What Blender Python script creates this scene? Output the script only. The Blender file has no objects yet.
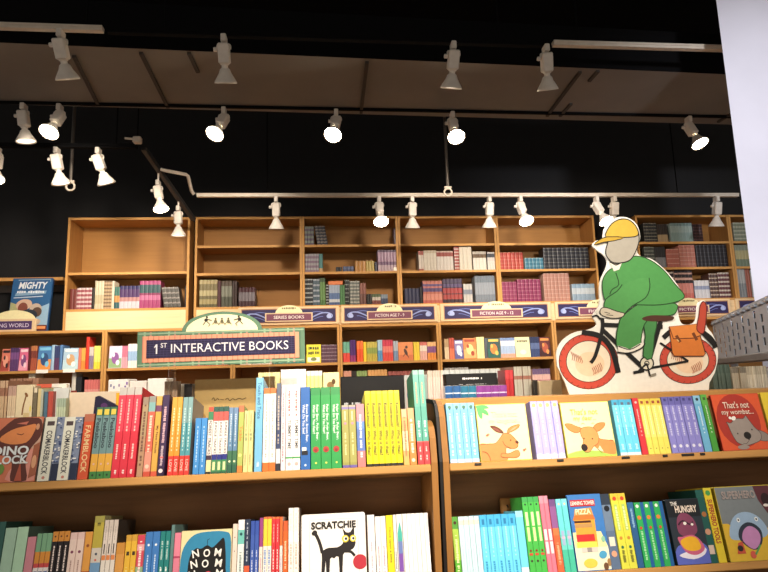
import bpy, math, random
from mathutils import Vector, Matrix
from mathutils.geometry import tessellate_polygon
random.seed(11)
S = bpy.context.scene
COL = S.collection
RAD = math.radians

# ------------------------------------------------------------------ camera
PITCH, ROLL, YAW = RAD(9.0), RAD(1.75), RAD(5.6)
FPX, EYE = 600.0, Vector((0, 0, 1.5))
_f0 = Vector((math.sin(YAW), math.cos(YAW), 0)); _r0 = Vector((math.cos(YAW), -math.sin(YAW), 0)); _z = Vector((0, 0, 1))
_f = _f0 * math.cos(PITCH) + _z * math.sin(PITCH)
_u0 = -_f0 * math.sin(PITCH) + _z * math.cos(PITCH)
_r = _r0 * math.cos(ROLL) - _u0 * math.sin(ROLL)
_u = _u0 * math.cos(ROLL) + _r0 * math.sin(ROLL)
cd = bpy.data.cameras.new('camera'); cam = bpy.data.objects.new('camera', cd); COL.objects.link(cam)
cd.sensor_width = 36; cd.lens = FPX / 768 * 36; cd.clip_start = .05
cam.matrix_world = Matrix(((_r.x, _u.x, -_f.x, EYE.x), (_r.y, _u.y, -_f.y, EYE.y), (_r.z, _u.z, -_f.z, EYE.z), (0, 0, 0, 1)))
S.camera = cam

def ray(px, py): return _f + _r * ((px - 384) / FPX) + _u * ((286 - py) / FPX)
def at(px, py, Y):
    d = ray(px, py); return EYE + d * (Y / d.y)
def at_z(px, py, Z):
    d = ray(px, py); return EYE + d * ((Z - EYE.z) / d.z)
def proj(P):
    v = Vector(P) - EYE; w = v.dot(_f)
    return 384 + FPX * v.dot(_r) / w, 286 - FPX * v.dot(_u) / w
def on_tilt(px, py, Y0, z0, t):
    d = ray(px, py); n = Vector((0, math.cos(t), -math.sin(t)))
    return EYE + d * ((Vector((0, Y0, z0)) - EYE).dot(n) / d.dot(n))

# ------------------------------------------------------------------ materials
def lin(h):
    h = h.lstrip('#')
    if len(h) == 3: h = ''.join(c * 2 for c in h)
    v = [int(h[i:i + 2], 16) / 255 for i in (0, 2, 4)]
    return tuple(c / 12.92 if c <= .04045 else ((c + .055) / 1.055) ** 2.4 for c in v) + (1,)
_M = {}
def new_mat(name):
    m = bpy.data.materials.new(name); m.use_nodes = True
    return m, m.node_tree, m.node_tree.nodes['Principled BSDF']
def ink(h, rough=.42):
    """printed paper / card / paint of one colour with a faint fibre variation"""
    k = ('ink', h, rough)
    if k in _M: return _M[k]
    m, nt, b = new_mat('printed_' + h.strip('#'))
    tc = nt.nodes.new('ShaderNodeTexCoord'); n = nt.nodes.new('ShaderNodeTexNoise'); mx = nt.nodes.new('ShaderNodeMix'); mx.data_type = 'RGBA'
    n.inputs['Scale'].default_value = 60; n.inputs['Detail'].default_value = 3
    c = lin(h); mx.inputs['A'].default_value = tuple(x * .88 for x in c[:3]) + (1,); mx.inputs['B'].default_value = tuple(min(1, x * 1.08) for x in c[:3]) + (1,)
    nt.links.new(tc.outputs['Object'], n.inputs['Vector']); nt.links.new(n.outputs['Fac'], mx.inputs['Factor'])
    nt.links.new(mx.outputs['Result'], b.inputs['Base Color']); b.inputs['Roughness'].default_value = rough
    b.inputs['Specular IOR Level'].default_value = .35
    _M[k] = m; return m
def wood(h, name, rough=.45, axis=0, dark=.72):
    k = ('wood', h, axis, dark)
    if k in _M: return _M[k]
    m, nt, b = new_mat(name)
    N = nt.nodes; L = nt.links
    tc = N.new('ShaderNodeTexCoord'); mp = N.new('ShaderNodeMapping'); n = N.new('ShaderNodeTexNoise'); n2 = N.new('ShaderNodeTexNoise')
    sc = [14, 14, 14]; sc[axis] = .9
    mp.inputs['Scale'].default_value = sc
    n.inputs['Scale'].default_value = 3; n.inputs['Detail'].default_value = 6; n.inputs['Distortion'].default_value = .6
    n2.inputs['Scale'].default_value = 30; n2.inputs['Detail'].default_value = 4
    cr = N.new('ShaderNodeValToRGB'); c = lin(h)
    cr.color_ramp.elements[0].position = .3; cr.color_ramp.elements[0].color = tuple(x * dark for x in c[:3]) + (1,)
    cr.color_ramp.elements[1].position = .7; cr.color_ramp.elements[1].color = tuple(min(1, x * 1.06) for x in c[:3]) + (1,)
    ad = N.new('ShaderNodeMath'); ad.operation = 'MULTIPLY_ADD'; ad.inputs[1].default_value = .25; 
    L.new(tc.outputs['Object'], mp.inputs['Vector']); L.new(mp.outputs['Vector'], n.inputs['Vector']); L.new(mp.outputs['Vector'], n2.inputs['Vector'])
    L.new(n2.outputs['Fac'], ad.inputs[0]); L.new(n.outputs['Fac'], ad.inputs[2])
    L.new(ad.outputs[0], cr.inputs['Fac']); L.new(cr.outputs['Color'], b.inputs['Base Color'])
    bp = N.new('ShaderNodeBump'); bp.inputs['Strength'].default_value = .06; L.new(n2.outputs['Fac'], bp.inputs['Height']); L.new(bp.outputs['Normal'], b.inputs['Normal'])
    b.inputs['Roughness'].default_value = max(rough, .55); b.inputs['Specular IOR Level'].default_value = .22
    _M[k] = m; return m
def paint(h, name, rough=.6, metal=0., bump=.0, scale=20):
    k = ('paint', h, name)
    if k in _M: return _M[k]
    m, nt, b = new_mat(name); N = nt.nodes; L = nt.links
    tc = N.new('ShaderNodeTexCoord'); n = N.new('ShaderNodeTexNoise'); n.inputs['Scale'].default_value = scale; n.inputs['Detail'].default_value = 5
    mx = N.new('ShaderNodeMix'); mx.data_type = 'RGBA'; c = lin(h)
    mx.inputs['A'].default_value = tuple(x * .8 for x in c[:3]) + (1,); mx.inputs['B'].default_value = tuple(min(1, x * 1.15) for x in c[:3]) + (1,)
    L.new(tc.outputs['Object'], n.inputs['Vector']); L.new(n.outputs['Fac'], mx.inputs['Factor']); L.new(mx.outputs['Result'], b.inputs['Base Color'])
    if bump:
        bp = N.new('ShaderNodeBump'); bp.inputs['Strength'].default_value = bump; L.new(n.outputs['Fac'], bp.inputs['Height']); L.new(bp.outputs['Normal'], b.inputs['Normal'])
    b.inputs['Roughness'].default_value = rough; b.inputs['Metallic'].default_value = metal
    _M[k] = m; return m
def glow(rgb, strength, name):
    k = ('glow', name)
    if k in _M: return _M[k]
    m, nt, b = new_mat(name)
    b.inputs['Base Color'].default_value = (1, 1, 1, 1); b.inputs['Emission Color'].default_value = rgb + (1,); b.inputs['Emission Strength'].default_value = strength
    _M[k] = m; return m
def acrylic():
    if 'acr' in _M: return _M['acr']
    m, nt, b = new_mat('clear_acrylic')
    b.inputs['Transmission Weight'].default_value = 1; b.inputs['Roughness'].default_value = .03; b.inputs['IOR'].default_value = 1.2
    b.inputs['Base Color'].default_value = (.95, .97, .97, 1)
    _M['acr'] = m; return m

# ------------------------------------------------------------------ mesh builder
class MB:
    def __init__(s): s.v = []; s.f = []; s.m = []; s.mats = []; s.sm = []
    def mi(s, m):
        if isinstance(m, str): m = ink(m)
        if m not in s.mats: s.mats.append(m)
        return s.mats.index(m)
    def add(s, vs, fs, m, smooth=False):
        o = len(s.v); s.v += [tuple(p) for p in vs]; k = s.mi(m)
        for f in fs: s.f.append([i + o for i in f]); s.m.append(k); s.sm.append(smooth)
    def box(s, a, b, m, mtx=None):
        x0, y0, z0 = a; x1, y1, z1 = b
        vs = [Vector(p) for p in ((x0, y0, z0), (x1, y0, z0), (x1, y1, z0), (x0, y1, z0), (x0, y0, z1), (x1, y0, z1), (x1, y1, z1), (x0, y1, z1))]
        if mtx: vs = [mtx @ p for p in vs]
        s.add(vs, [(0, 3, 2, 1), (4, 5, 6, 7), (0, 1, 5, 4), (1, 2, 6, 5), (2, 3, 7, 6), (3, 0, 4, 7)], m)
    def cbox(s, a, b, m, c=.004, mtx=None):
        """box with chamfered edges"""
        x0, y0, z0 = a; x1, y1, z1 = b
        c = min(c, (x1 - x0) * .45, (y1 - y0) * .45, (z1 - z0) * .45)
        P = []; idx = {}
        lo = (x0, y0, z0); hi = (x1, y1, z1)
        for sx in (0, 1):
            for sy in (0, 1):
                for sz in (0, 1):
                    e = [(lo, hi)[q][i] for i, q in enumerate((sx, sy, sz))]
                    d = [1 if q == 0 else -1 for q in (sx, sy, sz)]
                    for ax in range(3):
                        p = [e[i] + (d[i] * c if i != ax else 0) for i in range(3)]
                        idx[(sx, sy, sz, ax)] = len(P); P.append(Vector(p))
        if mtx: P = [mtx @ p for p in P]
        F = []
        for ax in range(3):
            for q in (0, 1):
                o = [i for i in range(3) if i != ax]
                ring = []
                for (i, j) in ((0, 0), (1, 0), (1, 1), (0, 1)):
                    k = [0, 0, 0]; k[ax] = q; k[o[0]] = i; k[o[1]] = j
                    ring.append(idx[tuple(k) + (ax,)])
                flip = (q == 0) ^ (ax == 1)
                F.append(ring[::-1] if flip else ring)
        for ax in range(3):                                   # edges along ax
            o = [i for i in range(3) if i != ax]
            for i in (0, 1):
                for j in (0, 1):
                    k0 = [0, 0, 0]; k0[o[0]] = i; k0[o[1]] = j; k1 = list(k0); k1[ax] = 1
                    F.append([idx[tuple(k0) + (o[0],)], idx[tuple(k1) + (o[0],)], idx[tuple(k1) + (o[1],)], idx[tuple(k0) + (o[1],)]])
        for sx in (0, 1):
            for sy in (0, 1):
                for sz in (0, 1): F.append([idx[(sx, sy, sz, a_)] for a_ in range(3)])
        s.add(P, F, m)
    def prism(s, pts, d, m, side=None):
        """pts: 3-D outline (planar), extruded by vector d"""
        n = len(pts); p0 = [Vector(p) for p in pts]; p1 = [p + Vector(d) for p in p0]
        tris = tessellate_polygon([p0])
        s.add(p0, [list(t) for t in tris], m); s.add(p1, [list(t)[::-1] for t in tris], side or m)
        s.add(p0 + p1, [(i, (i + 1) % n, n + (i + 1) % n, n + i) for i in range(n)], side or m)
    def tube(s, path, r, m, n=8, closed=False):
        path = [Vector(p) for p in path]; rs = r if isinstance(r, (list, tuple)) else [r] * len(path)
        rings = []; up = None
        for i, p in enumerate(path):
            a = path[max(0, i - 1)]; b = path[min(len(path) - 1, i + 1)]; t = (b - a).normalized()
            if up is None: up = t.orthogonal().normalized()
            up = (up - t * up.dot(t)).normalized(); w = t.cross(up)
            rings.append([p + (up * math.cos(2 * math.pi * k / n) + w * math.sin(2 * math.pi * k / n)) * rs[i] for k in range(n)])
        vs = [q for r_ in rings for q in r_]
        fs = [(i * n + k, i * n + (k + 1) % n, (i + 1) * n + (k + 1) % n, (i + 1) * n + k) for i in range(len(path) - 1) for k in range(n)]
        s.add(vs, fs, m, True)
        s.add(rings[0], [list(range(n))[::-1]], m); s.add(rings[-1], [list(range(n))], m)
    def lathe(s, prof, m, mtx, n=20, cap0=False, cap1=False):
        """prof: (r, z) list, revolved round local z"""
        vs = [mtx @ Vector((r * math.cos(2 * math.pi * k / n), r * math.sin(2 * math.pi * k / n), z)) for r, z in prof for k in range(n)]
        fs = [(i * n + k, i * n + (k + 1) % n, (i + 1) * n + (k + 1) % n, (i + 1) * n + k) for i in range(len(prof) - 1) for k in range(n)]
        s.add(vs, fs, m, True)
        if cap0: s.add(vs[:n], [list(range(n))[::-1]], m)
        if cap1: s.add(vs[-n:], [list(range(n))], m)
    def mesh(s, name, org=(0, 0, 0)):
        me = bpy.data.meshes.new(name); o = Vector(org)
        me.from_pydata([tuple(Vector(p) - o) for p in s.v], [], s.f)
        for m in s.mats: me.materials.append(m)
        me.polygons.foreach_set('material_index', s.m); me.polygons.foreach_set('use_smooth', s.sm)
        me.update(); return me
    def build(s, name, parent=None, org=(0, 0, 0), loc=None):
        """link as ONE mesh object; vertices are stored relative to org"""
        o = bpy.data.objects.new(name, s.mesh(name, org)); COL.objects.link(o)
        if parent is not None: o.parent = parent
        else: o.location = loc if loc is not None else org
        return o

def tag(o, label=None, cat=None, group=None, kind=None):
    if label: o['label'] = label
    if cat: o['category'] = cat
    if group: o['group'] = group
    if kind: o['kind'] = kind
    return o
def thing(name, label, cat, loc=(0, 0, 0), rot=(0, 0, 0), group=None):
    o = bpy.data.objects.new(name, None); COL.objects.link(o); o.empty_display_size = .05
    o.location = loc; o.rotation_euler = rot
    return tag(o, label, cat, group)
KIDS = {}
def copy_thing(root, loc, label=None, rot=None):
    r = root.copy(); COL.objects.link(r); r.location = loc
    if rot is not None: r.rotation_euler = rot
    if label: r['label'] = label
    for ch in KIDS.get(root, []):
        c = ch.copy(); COL.objects.link(c); c.parent = r
    return r

# ------------------------------------------------------------------ lettering and flat pictures
_T = {}
def text_geo(t, bold=0.0, shear=0.0):
    """(verts, faces) of a word, scaled so that its box is 0..1 by 0..1, and its aspect"""
    k = (t, bold, shear)
    if k in _T: return _T[k]
    cu = bpy.data.curves.new('lettering', 'FONT'); cu.body = t; cu.size = 1; cu.resolution_u = 3; cu.offset = bold; cu.shear = shear; cu.fill_mode = 'FRONT'
    ob = bpy.data.objects.new('lettering', cu)
    me = bpy.data.meshes.new_from_object(ob)
    vs = [v.co.copy() for v in me.vertices]; fs = [list(p.vertices) for p in me.polygons]
    x0 = min(v.x for v in vs); x1 = max(v.x for v in vs); y0 = min(v.y for v in vs); y1 = max(v.y for v in vs)
    w, h = max(1e-6, x1 - x0), max(1e-6, y1 - y0)
    vs = [((v.x - x0) / w, (v.y - y0) / h) for v in vs]
    bpy.data.objects.remove(ob); bpy.data.meshes.remove(me); bpy.data.curves.remove(cu)
    _T[k] = (vs, fs, w / h); return _T[k]

def smooth_pts(pts, n=6):
    """closed Catmull-Rom through pts"""
    out = []; L = len(pts)
    for i in range(L):
        p0, p1, p2, p3 = (Vector(pts[(i + j - 1) % L]) for j in range(4))
        for k in range(n):
            t = k / n
            out.append(tuple(.5 * ((2 * p1) + (p2 - p0) * t + (2 * p0 - 5 * p1 + 4 * p2 - p3) * t * t + (3 * p1 - p0 - 3 * p2 + p3) * t ** 3)))
    return out
def smooth_open(pts, n=6):
    out = []; P = [pts[0]] + list(pts) + [pts[-1]]
    for i in range(1, len(P) - 2):
        p0, p1, p2, p3 = (Vector(P[i + j - 1]) for j in range(4))
        for k in range(n):
            t = k / n
            out.append(tuple(.5 * ((2 * p1) + (p2 - p0) * t + (2 * p0 - 5 * p1 + 4 * p2 - p3) * t * t + (3 * p1 - p0 - 3 * p2 + p3) * t ** 3)))
    out.append(tuple(pts[-1])); return out

class Art:
    """flat printing on the plane y = y0 (facing -y): u in metres along x, v along z; each layer lies a hair above the last"""
    def __init__(s, y0=0., step=.00012, ox=0., oz=0., W=1., H=1.): s.b = MB(); s.y = y0; s.st = step; s.ox = ox; s.oz = oz; s.W = W; s.H = H; s.clip = False
    def P(s, u, v):
        if s.clip: u, v = min(.995, max(.005, u)), min(.995, max(.005, v))
        return (s.ox + u * s.W, s.y, s.oz + v * s.H)
    def up(s): s.y -= s.st
    def poly(s, pts, c, smooth=0):
        s.up()
        if smooth: pts = smooth_pts(pts, smooth)
        vs = [Vector(s.P(*p)) for p in pts]
        s.b.add(vs, [list(t) for t in tessellate_polygon([vs])], c); return s
    def rect(s, u0, v0, u1, v1, c): return s.poly([(u0, v0), (u1, v0), (u1, v1), (u0, v1)], c)
    def ell(s, cu, cv, ru, rv, c, rot=0, n=22):
        r = RAD(rot); pts = []
        for k in range(n):
            a = 2 * math.pi * k / n; x = ru * s.W * math.cos(a); y = rv * s.H * math.sin(a)
            pts.append((cu + (x * math.cos(r) - y * math.sin(r)) / s.W, cv + (x * math.sin(r) + y * math.cos(r)) / s.H))
        return s.poly(pts, c)
    def line(s, pts, w, c, closed=False, smooth=0):
        """w in metres"""
        s.up()
        if smooth: pts = smooth_pts(pts, smooth) if closed else smooth_open(pts, smooth)
        Q = [Vector((p[0] * s.W, p[1] * s.H)) for p in pts]; n = len(Q); vs = []
        for i, q in enumerate(Q):
            a = Q[i - 1] if (i or closed) else q; b = Q[(i + 1) % n] if (i < n - 1 or closed) else q
            t = (b - a); t = t.normalized() if t.length > 1e-9 else Vector((1, 0)); nn = Vector((-t.y, t.x)) * w / 2
            for q2 in (q - nn, q + nn): vs.append((s.ox + q2.x, s.y, s.oz + q2.y))
        m = n if closed else n - 1
        s.b.add(vs, [(2 * i, 2 * ((i + 1) % n), 2 * ((i + 1) % n) + 1, 2 * i + 1) for i in range(m)], c); return s
    def text(s, t, cu, cv, w, h, c, bold=0., shear=0., rot=0., keep=True):
        """text centred at (cu, cv), box w by h in metres; keep: shrink the one that is too large instead of stretching by more than 1.4"""
        s.up(); vs, fs, asp = text_geo(t, bold, shear)
        if keep:
            if w > h * asp * 1.4: w = h * asp * 1.4
        r = RAD(rot); out = []
        for x, y in vs:
            X = (x - .5) * w; Y = (y - .5) * h
            out.append((s.ox + cu * s.W + X * math.cos(r) - Y * math.sin(r), s.y, s.oz + cv * s.H + X * math.sin(r) + Y * math.cos(r)))
        s.b.add(out, fs, c); return s
    def strokes(s, u0, v0, u1, v1, c, along='v', n=12):
        """a run of tiny dashes, like print too small to read"""
        s.up(); rr = random.Random(int(u0 * 997 + v0 * 131 + n)); p = 0.; vs = []; fs = []
        while p < 1:
            l = rr.uniform(.4, 1.1) / n; q = min(1, p + l * .75)
            if rr.random() > .14:
                a, b = (rr.uniform(0, .2), rr.uniform(.8, 1))
                if along == 'v': R = [(u0 + (u1 - u0) * a, v1 + (v0 - v1) * p), (u0 + (u1 - u0) * b, v1 + (v0 - v1) * p), (u0 + (u1 - u0) * b, v1 + (v0 - v1) * q), (u0 + (u1 - u0) * a, v1 + (v0 - v1) * q)]
                else: R = [(u0 + (u1 - u0) * p, v0 + (v1 - v0) * a), (u0 + (u1 - u0) * q, v0 + (v1 - v0) * a), (u0 + (u1 - u0) * q, v0 + (v1 - v0) * b), (u0 + (u1 - u0) * p, v0 + (v1 - v0) * b)]
                o = len(vs); vs += [s.P(*x) for x in R]; fs.append([o, o + 1, o + 2, o + 3])
            p += l
        if fs: s.b.add(vs, fs, c)
        return s
    def build(s, name, parent): return s.b.build(name, parent) if s.b.f else None
ORD = 'first second third fourth fifth sixth seventh eighth ninth tenth eleventh twelfth'.split()
NUM = 'zero one two three four five six seven eight nine ten eleven twelve'.split()
# ------------------------------------------------------------------ light levels (watts)
PW1, PW2, PW3, PW4 = 78, 14, 10, 5
UNSEEN_SPOTS = [((-1.3, -.3, 3.4), (-.75, 2.1, 1.05), 55, 60), ((0.3, -.2, 3.4), (.2, 2.1, 1.15), 200, 40), ((1.4, -.2, 3.4), (.75, 2.1, 1.2), 85, 50),
               ((-.7, .7, 3.4), (-.62, 2.75, 1.6), 120, 40), ((1.0, -.9, 3.4), (.85, 2.3, 1.75), 90, 34), ((2.2, -1.6, 2.9), (2.75, 3.15, 2.7), 330, 34, .2, .9, (.93, .93, 1.)),
               ((-.4, 1.0, 3.3), (2.15, 2.9, 1.65), 130, 24, .1, .8, (1., .95, .9))]  # cutout, column and rack spots are fills added for brightness
WORLD, EXPO = .24, 1.38
# ------------------------------------------------------------------ the room
MAPLE = lambda ax=0: wood('#9d6e3a', 'maple_veneer_%d' % ax, axis=ax, dark=.8)
EDGE = lambda ax=0: wood('#be8d50', 'maple_edge_%d' % ax, axis=ax, dark=.86)
BLACK = paint('#0c0c0d', 'black_paint', .95)
BLACK.node_tree.nodes['Principled BSDF'].inputs['Specular IOR Level'].default_value = .1
CHAR = paint('#131314', 'charcoal_paint', .85, bump=.05)
CREAMP = paint('#cfc4b4', 'cream_enamel', .4)
fl = MB(); fl.box((-7, -5, -.05), (9, 5.9, 0), wood('#6b4a2e', 'floor_boards', axis=0)); tag(fl.build('floor', org=(1, .5, 0)), 'brown boarded shop floor', kind='structure')
w = MB(); w.box((-7, 5.86, 0), (9, 5.96, 4.7), CHAR); tag(w.build('wall_back', org=(1, 5.9, 0)), 'charcoal wall behind the tall bookcases', kind='structure')
c = MB(); c.box((-7, -5, 4.6), (9, 5.9, 4.7), BLACK); tag(c.build('ceiling', org=(1, .5, 4.6)), 'black open ceiling high over the shop', kind='structure')
# dropped bulkhead
ZS = 3.52
A, B, C2, D = at_z(-60, 40, ZS), at_z(800, 77.5, ZS), at_z(800, 126.5, ZS), at_z(-60, 102.5, ZS)
def ext(p, q, k): return q + (q - p) * k
A2, B2, C3, D2 = ext(B, A, .25), ext(A, B, .2), ext(D, C2, .2), ext(C2, D, .25)
m = MB(); m.prism([A2, B2, C3, D2], (0, 0, .3), paint('#78736d', 'taupe_board', .7, scale=3), BLACK)
bk = tag(m.build('ceiling_bulkhead', org=(A2 + C3) / 2), 'taupe dropped ceiling panel with dark seams', kind='structure')
for (p, q) in (((74, 55), (98, 103.5)), ((141, 52), (168, 106.5)), ((367, 61), (361, 112)), ((580, 71), (547, 115)), ((189, 52), (198, 71)), ((598, 70), (589, 80)), ((571, 103), (560, 115)), ((731, 113), (718, 121))):
    a, b = at_z(*p, ZS), at_z(*q, ZS); n = (b - a).cross(Vector((0, 0, 1))).normalized() * .011
    m = MB(); m.prism([a - n - _z * .016, a + n - _z * .016, b + n - _z * .016, b - n - _z * .016], (0, 0, .0159), paint('#3a332d', 'seam_strip_paint', .8))
    m.build('seam_strip', bk, (A2 + C3) / 2)
# white column on the right
p0 = at(736, 155, 3.15); p0.z = 0; vd = Vector((p0.x, p0.y, 0)).normalized()
m = MB(); m.prism([p0, p0 + Vector((.7, 0, 0)), p0 + Vector((.7, .25, 0)), p0 + vd * .25 + Vector((.02, 0, 0))], (0, 0, 4.599), paint('#dedce6', 'white_wall_paint', .8, scale=1.5))
tag(m.build('column', org=(p0.x + .3, 4.6, 0)), 'white square column rising beside the last tall bookcase', kind='structure')

# ------------------------------------------------------------------ bookcases along the back wall
YU, YL = 5.46, 5.40
def zpx(px, py, Y): return at(px, py, Y).z
ZT, ZS1, ZS2, ZB = zpx(440, 216, YU), zpx(440, 243.6, YU), zpx(440, 270.2, YU), zpx(440, 303, YU)
ZLT = zpx(440, 322.5, YL); ZLS = zpx(400, 360.6, YL); ZL2 = ZLS - .36
def case(name, label, cat, x0, x1, Y, z0, z1, shelves, depth, fascia=None, side=.02, board=.022, plinth=False, group=None):
    o = Vector(((x0 + x1) / 2, Y + depth / 2, z0)); r = thing(name, label, cat, o, group=group); g = .0015
    for a in (x0 + g, x1 - side - g):
        m = MB(); m.box((a, Y, z0), (a + side, Y + depth, z1), MAPLE(2)); m.box((a, Y - .002, z0), (a + side, Y - .0001, z1), EDGE(2)); m.build('side_panel', r, o)
    m = MB(); m.box((x0 + side + g * 2, Y + depth - .012, z0), (x1 - side - g * 2, Y + depth, z1), wood('#986c38', 'maple_back', axis=0, dark=.9)); m.build('back_panel', r, o)
    for i, z in enumerate(shelves):
        m = MB(); m.box((x0 + side + g * 2, Y + .004, z - board), (x1 - side - g * 2, Y + depth - .013, z), MAPLE(0)); m.box((x0 + side + g * 2, Y + .001, z - board), (x1 - side - g * 2, Y + .0039, z), EDGE(0)); m.build('shelf', r, o)
    m = MB(); m.box((x0 + side + g * 2, Y, z1 - board), (x1 - side - g * 2, Y + depth - .013, z1), EDGE(0)); m.build('top_panel', r, o)
    if fascia:
        m = MB(); m.box((x0 + side + g * 2, Y, fascia[0]), (x1 - side - g * 2, Y + .016, fascia[1]), wood('#dfc397', 'maple_fascia', axis=0, dark=.9)); m.build('fascia_board', r, o)
    if plinth:
        m = MB(); m.box((x0 + side + g * 2, Y + .04, z0), (x1 - side - g * 2, Y + .056, z0 + .1), MAPLE(0)); m.build('plinth', r, o)
    return r
def ux(px, py=262, Y=YU): return at(px, py, Y).x
UP = {}
ups = [(66, 189.5, 'wide two shelf maple upper bay holding few books, beside the dark wall'),
       (194.5, 302.2, 'maple upper bay with two empty shelves next to the dark gap'),
       (302.2, 399, 'maple upper bay with green and blue books above the small counter sign'),
       (399, 498, 'maple upper bay with white books on its middle shelf'),
       (498, 597.5, 'maple upper bay with red and black books, partly behind the cyclist cutout'),
       (639, 733.5, 'maple upper bay crammed with dark and salmon paperbacks, past the cyclist cutout'),
       (733.5, 840, 'maple upper bay half hidden by the white column')]
for i, (a, b, lab) in enumerate(ups):
    x0, x1 = ux(a), ux(b)
    sh = [zpx(120, 272, YU), zpx(120, 308.5, YU)] if i == 0 else [ZS1, ZS2, ZB]
    fas = (ZLT + .001, sh[-1] - .0225)
    case('wall_bookcase', lab, 'bookcase', x0, x1, YU, ZLT + .0005, ZT if i else zpx(120, 217.5, YU), sh, .3, fas, group='upper bays on the back wall')
    UP[i] = (x0, x1, sh)
lows = [(-75, 104.5, 'low maple bookcase of picture books under the dark wall'), (104.5, 233, 'low maple bookcase behind the tartan sign'),
        (233, 339.8, 'low maple bookcase with a yellow book facing out'), (339.8, 439.3, 'low maple bookcase packed with bright spines behind the black box'),
        (439.3, 555, 'low maple bookcase with several covers facing out')]
for a, b, lab in lows:
    case('low_bookcase', lab, 'bookcase', ux(a, 345, YL), ux(b, 345, YL), YL, 0, ZLT, [.12, .5, ZL2 - .38, ZL2, ZLS], .38, plinth=True, group='lower cases on the back wall')
# dark bay right of the low cases, carrying the last upper bays
case('low_bookcase', 'low dark case behind the cyclist cutout', 'bookcase', ux(555.5, 345, YL), ux(860, 345, YL), YL + .012, 0, ZLT, [.12, .6, ZL2, ZLS], .368, plinth=True, group='lower cases on the back wall')
# ledge and rail on the dark wall at far left
a, b = at(-70, 276, 5.6), at(63, 277, 5.6)
m = MB(); m.box((a.x, 5.6, b.z - .03), (b.x, 5.859, b.z), EDGE(0)); tag(m.build('wall_shelf', org=((a.x + b.x) / 2, 5.75, b.z - .03)), 'narrow wooden ledge on the dark wall above the blue poster', 'shelf')
a, b = at(-70, 283, 5.8), at(63, 291, 5.8)
m = MB(); m.box((a.x, 5.84, b.z), (b.x, 5.859, b.z + .07), paint('#5f564d', 'grey_rail', .6)); tag(m.build('trim_1', org=((a.x + b.x) / 2, 5.85, b.z)), 'grey rail along the dark wall', kind='structure')

# ------------------------------------------------------------------ books on the back wall
USED = {}
def uniq(lab):
    if lab in USED: print('LABEL TWICE', lab)
    if not 4 <= len(lab.replace('-', ' ').split()) <= 16: print('LABEL LENGTH', lab)
    USED[lab] = 1; return lab
def stripes(base, ln, k, f=.35):
    out = []
    for i in range(k): out += [(i / k, base), ((i + 1 - f) / k, ln)]
    return out
def banded(mb, w, h, d, bands, side=None):
    """one paperback: spine (front) with bands, plain sides"""
    bands = bands if isinstance(bands, list) else [(0, bands)]
    b = min(.004, w * .15)
    for i, (z, c) in enumerate(bands):
        z0, z1 = z * h, (bands[i + 1][0] if i + 1 < len(bands) else 1) * h
        P = [(0, b), (w * .25, b * .25), (w * .75, b * .25), (w, b)]
        vs = [(x, y, z0) for x, y in P] + [(x, y, z1) for x, y in P]
        mb.add(vs, [(k, k + 1, k + 5, k + 4) for k in range(3)], c)
    c = side or bands[len(bands) // 2][1]
    mb.add([(0, b, 0), (w, b, 0), (w, d, 0), (0, d, 0), (0, b, h), (w, b, h), (w, d, h), (0, d, h)], [(0, 3, 2, 1), (1, 2, 6, 5), (3, 0, 4, 7)], c)
    mb.add([(0, b, h), (w, b, h), (w, d, h), (0, d, h), (0, d, 0), (w, d, 0)], [(0, 1, 2, 3), (4, 3, 2, 5)], '#e6dcc4')
def run_small(kind, Y, zb, x0, x1, top, n, look, bands, where, d=.13, lean=0, noun='paperback', jit=0.):
    pz = None
    xa = x0 if False else None
    yb = proj((at(x0, 300, Y).x, Y, zb))[1]
    X0, X1 = at(x0, yb, Y).x, at((x1), yb, Y).x
    h = at(x0, top, Y).z - zb; W = (X1 - X0) / n
    m = MB(); banded(m, W - .0008, h, d, bands); me = m.mesh(kind)
    for i in range(n):
        o = bpy.data.objects.new(kind, me); COL.objects.link(o)
        o.location = (X0 + W * i + .0004, Y, zb + .0004)
        if lean: o.rotation_euler = (0, RAD(lean), 0); o.location.z += W * math.sin(RAD(abs(lean)))
        if jit: o.location.y += random.uniform(0, jit)
        lab = '%s %s, %s of %s from left, %s' % (look, noun, ORD[i], NUM[n], where) if n > 1 else '%s %s alone on the %s' % (look, noun, where)
        tag(o, uniq(lab), 'book', '%s %ss on the %s' % (look, noun, where))
    return X0, X1, h
BAY = ['first upper bay', 'second upper bay', 'third upper bay', 'fourth upper bay', 'fifth upper bay', 'sixth upper bay', 'last upper bay']
SHF = {0: 'top shelf', 1: 'middle shelf', 2: 'bottom shelf'}
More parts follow.
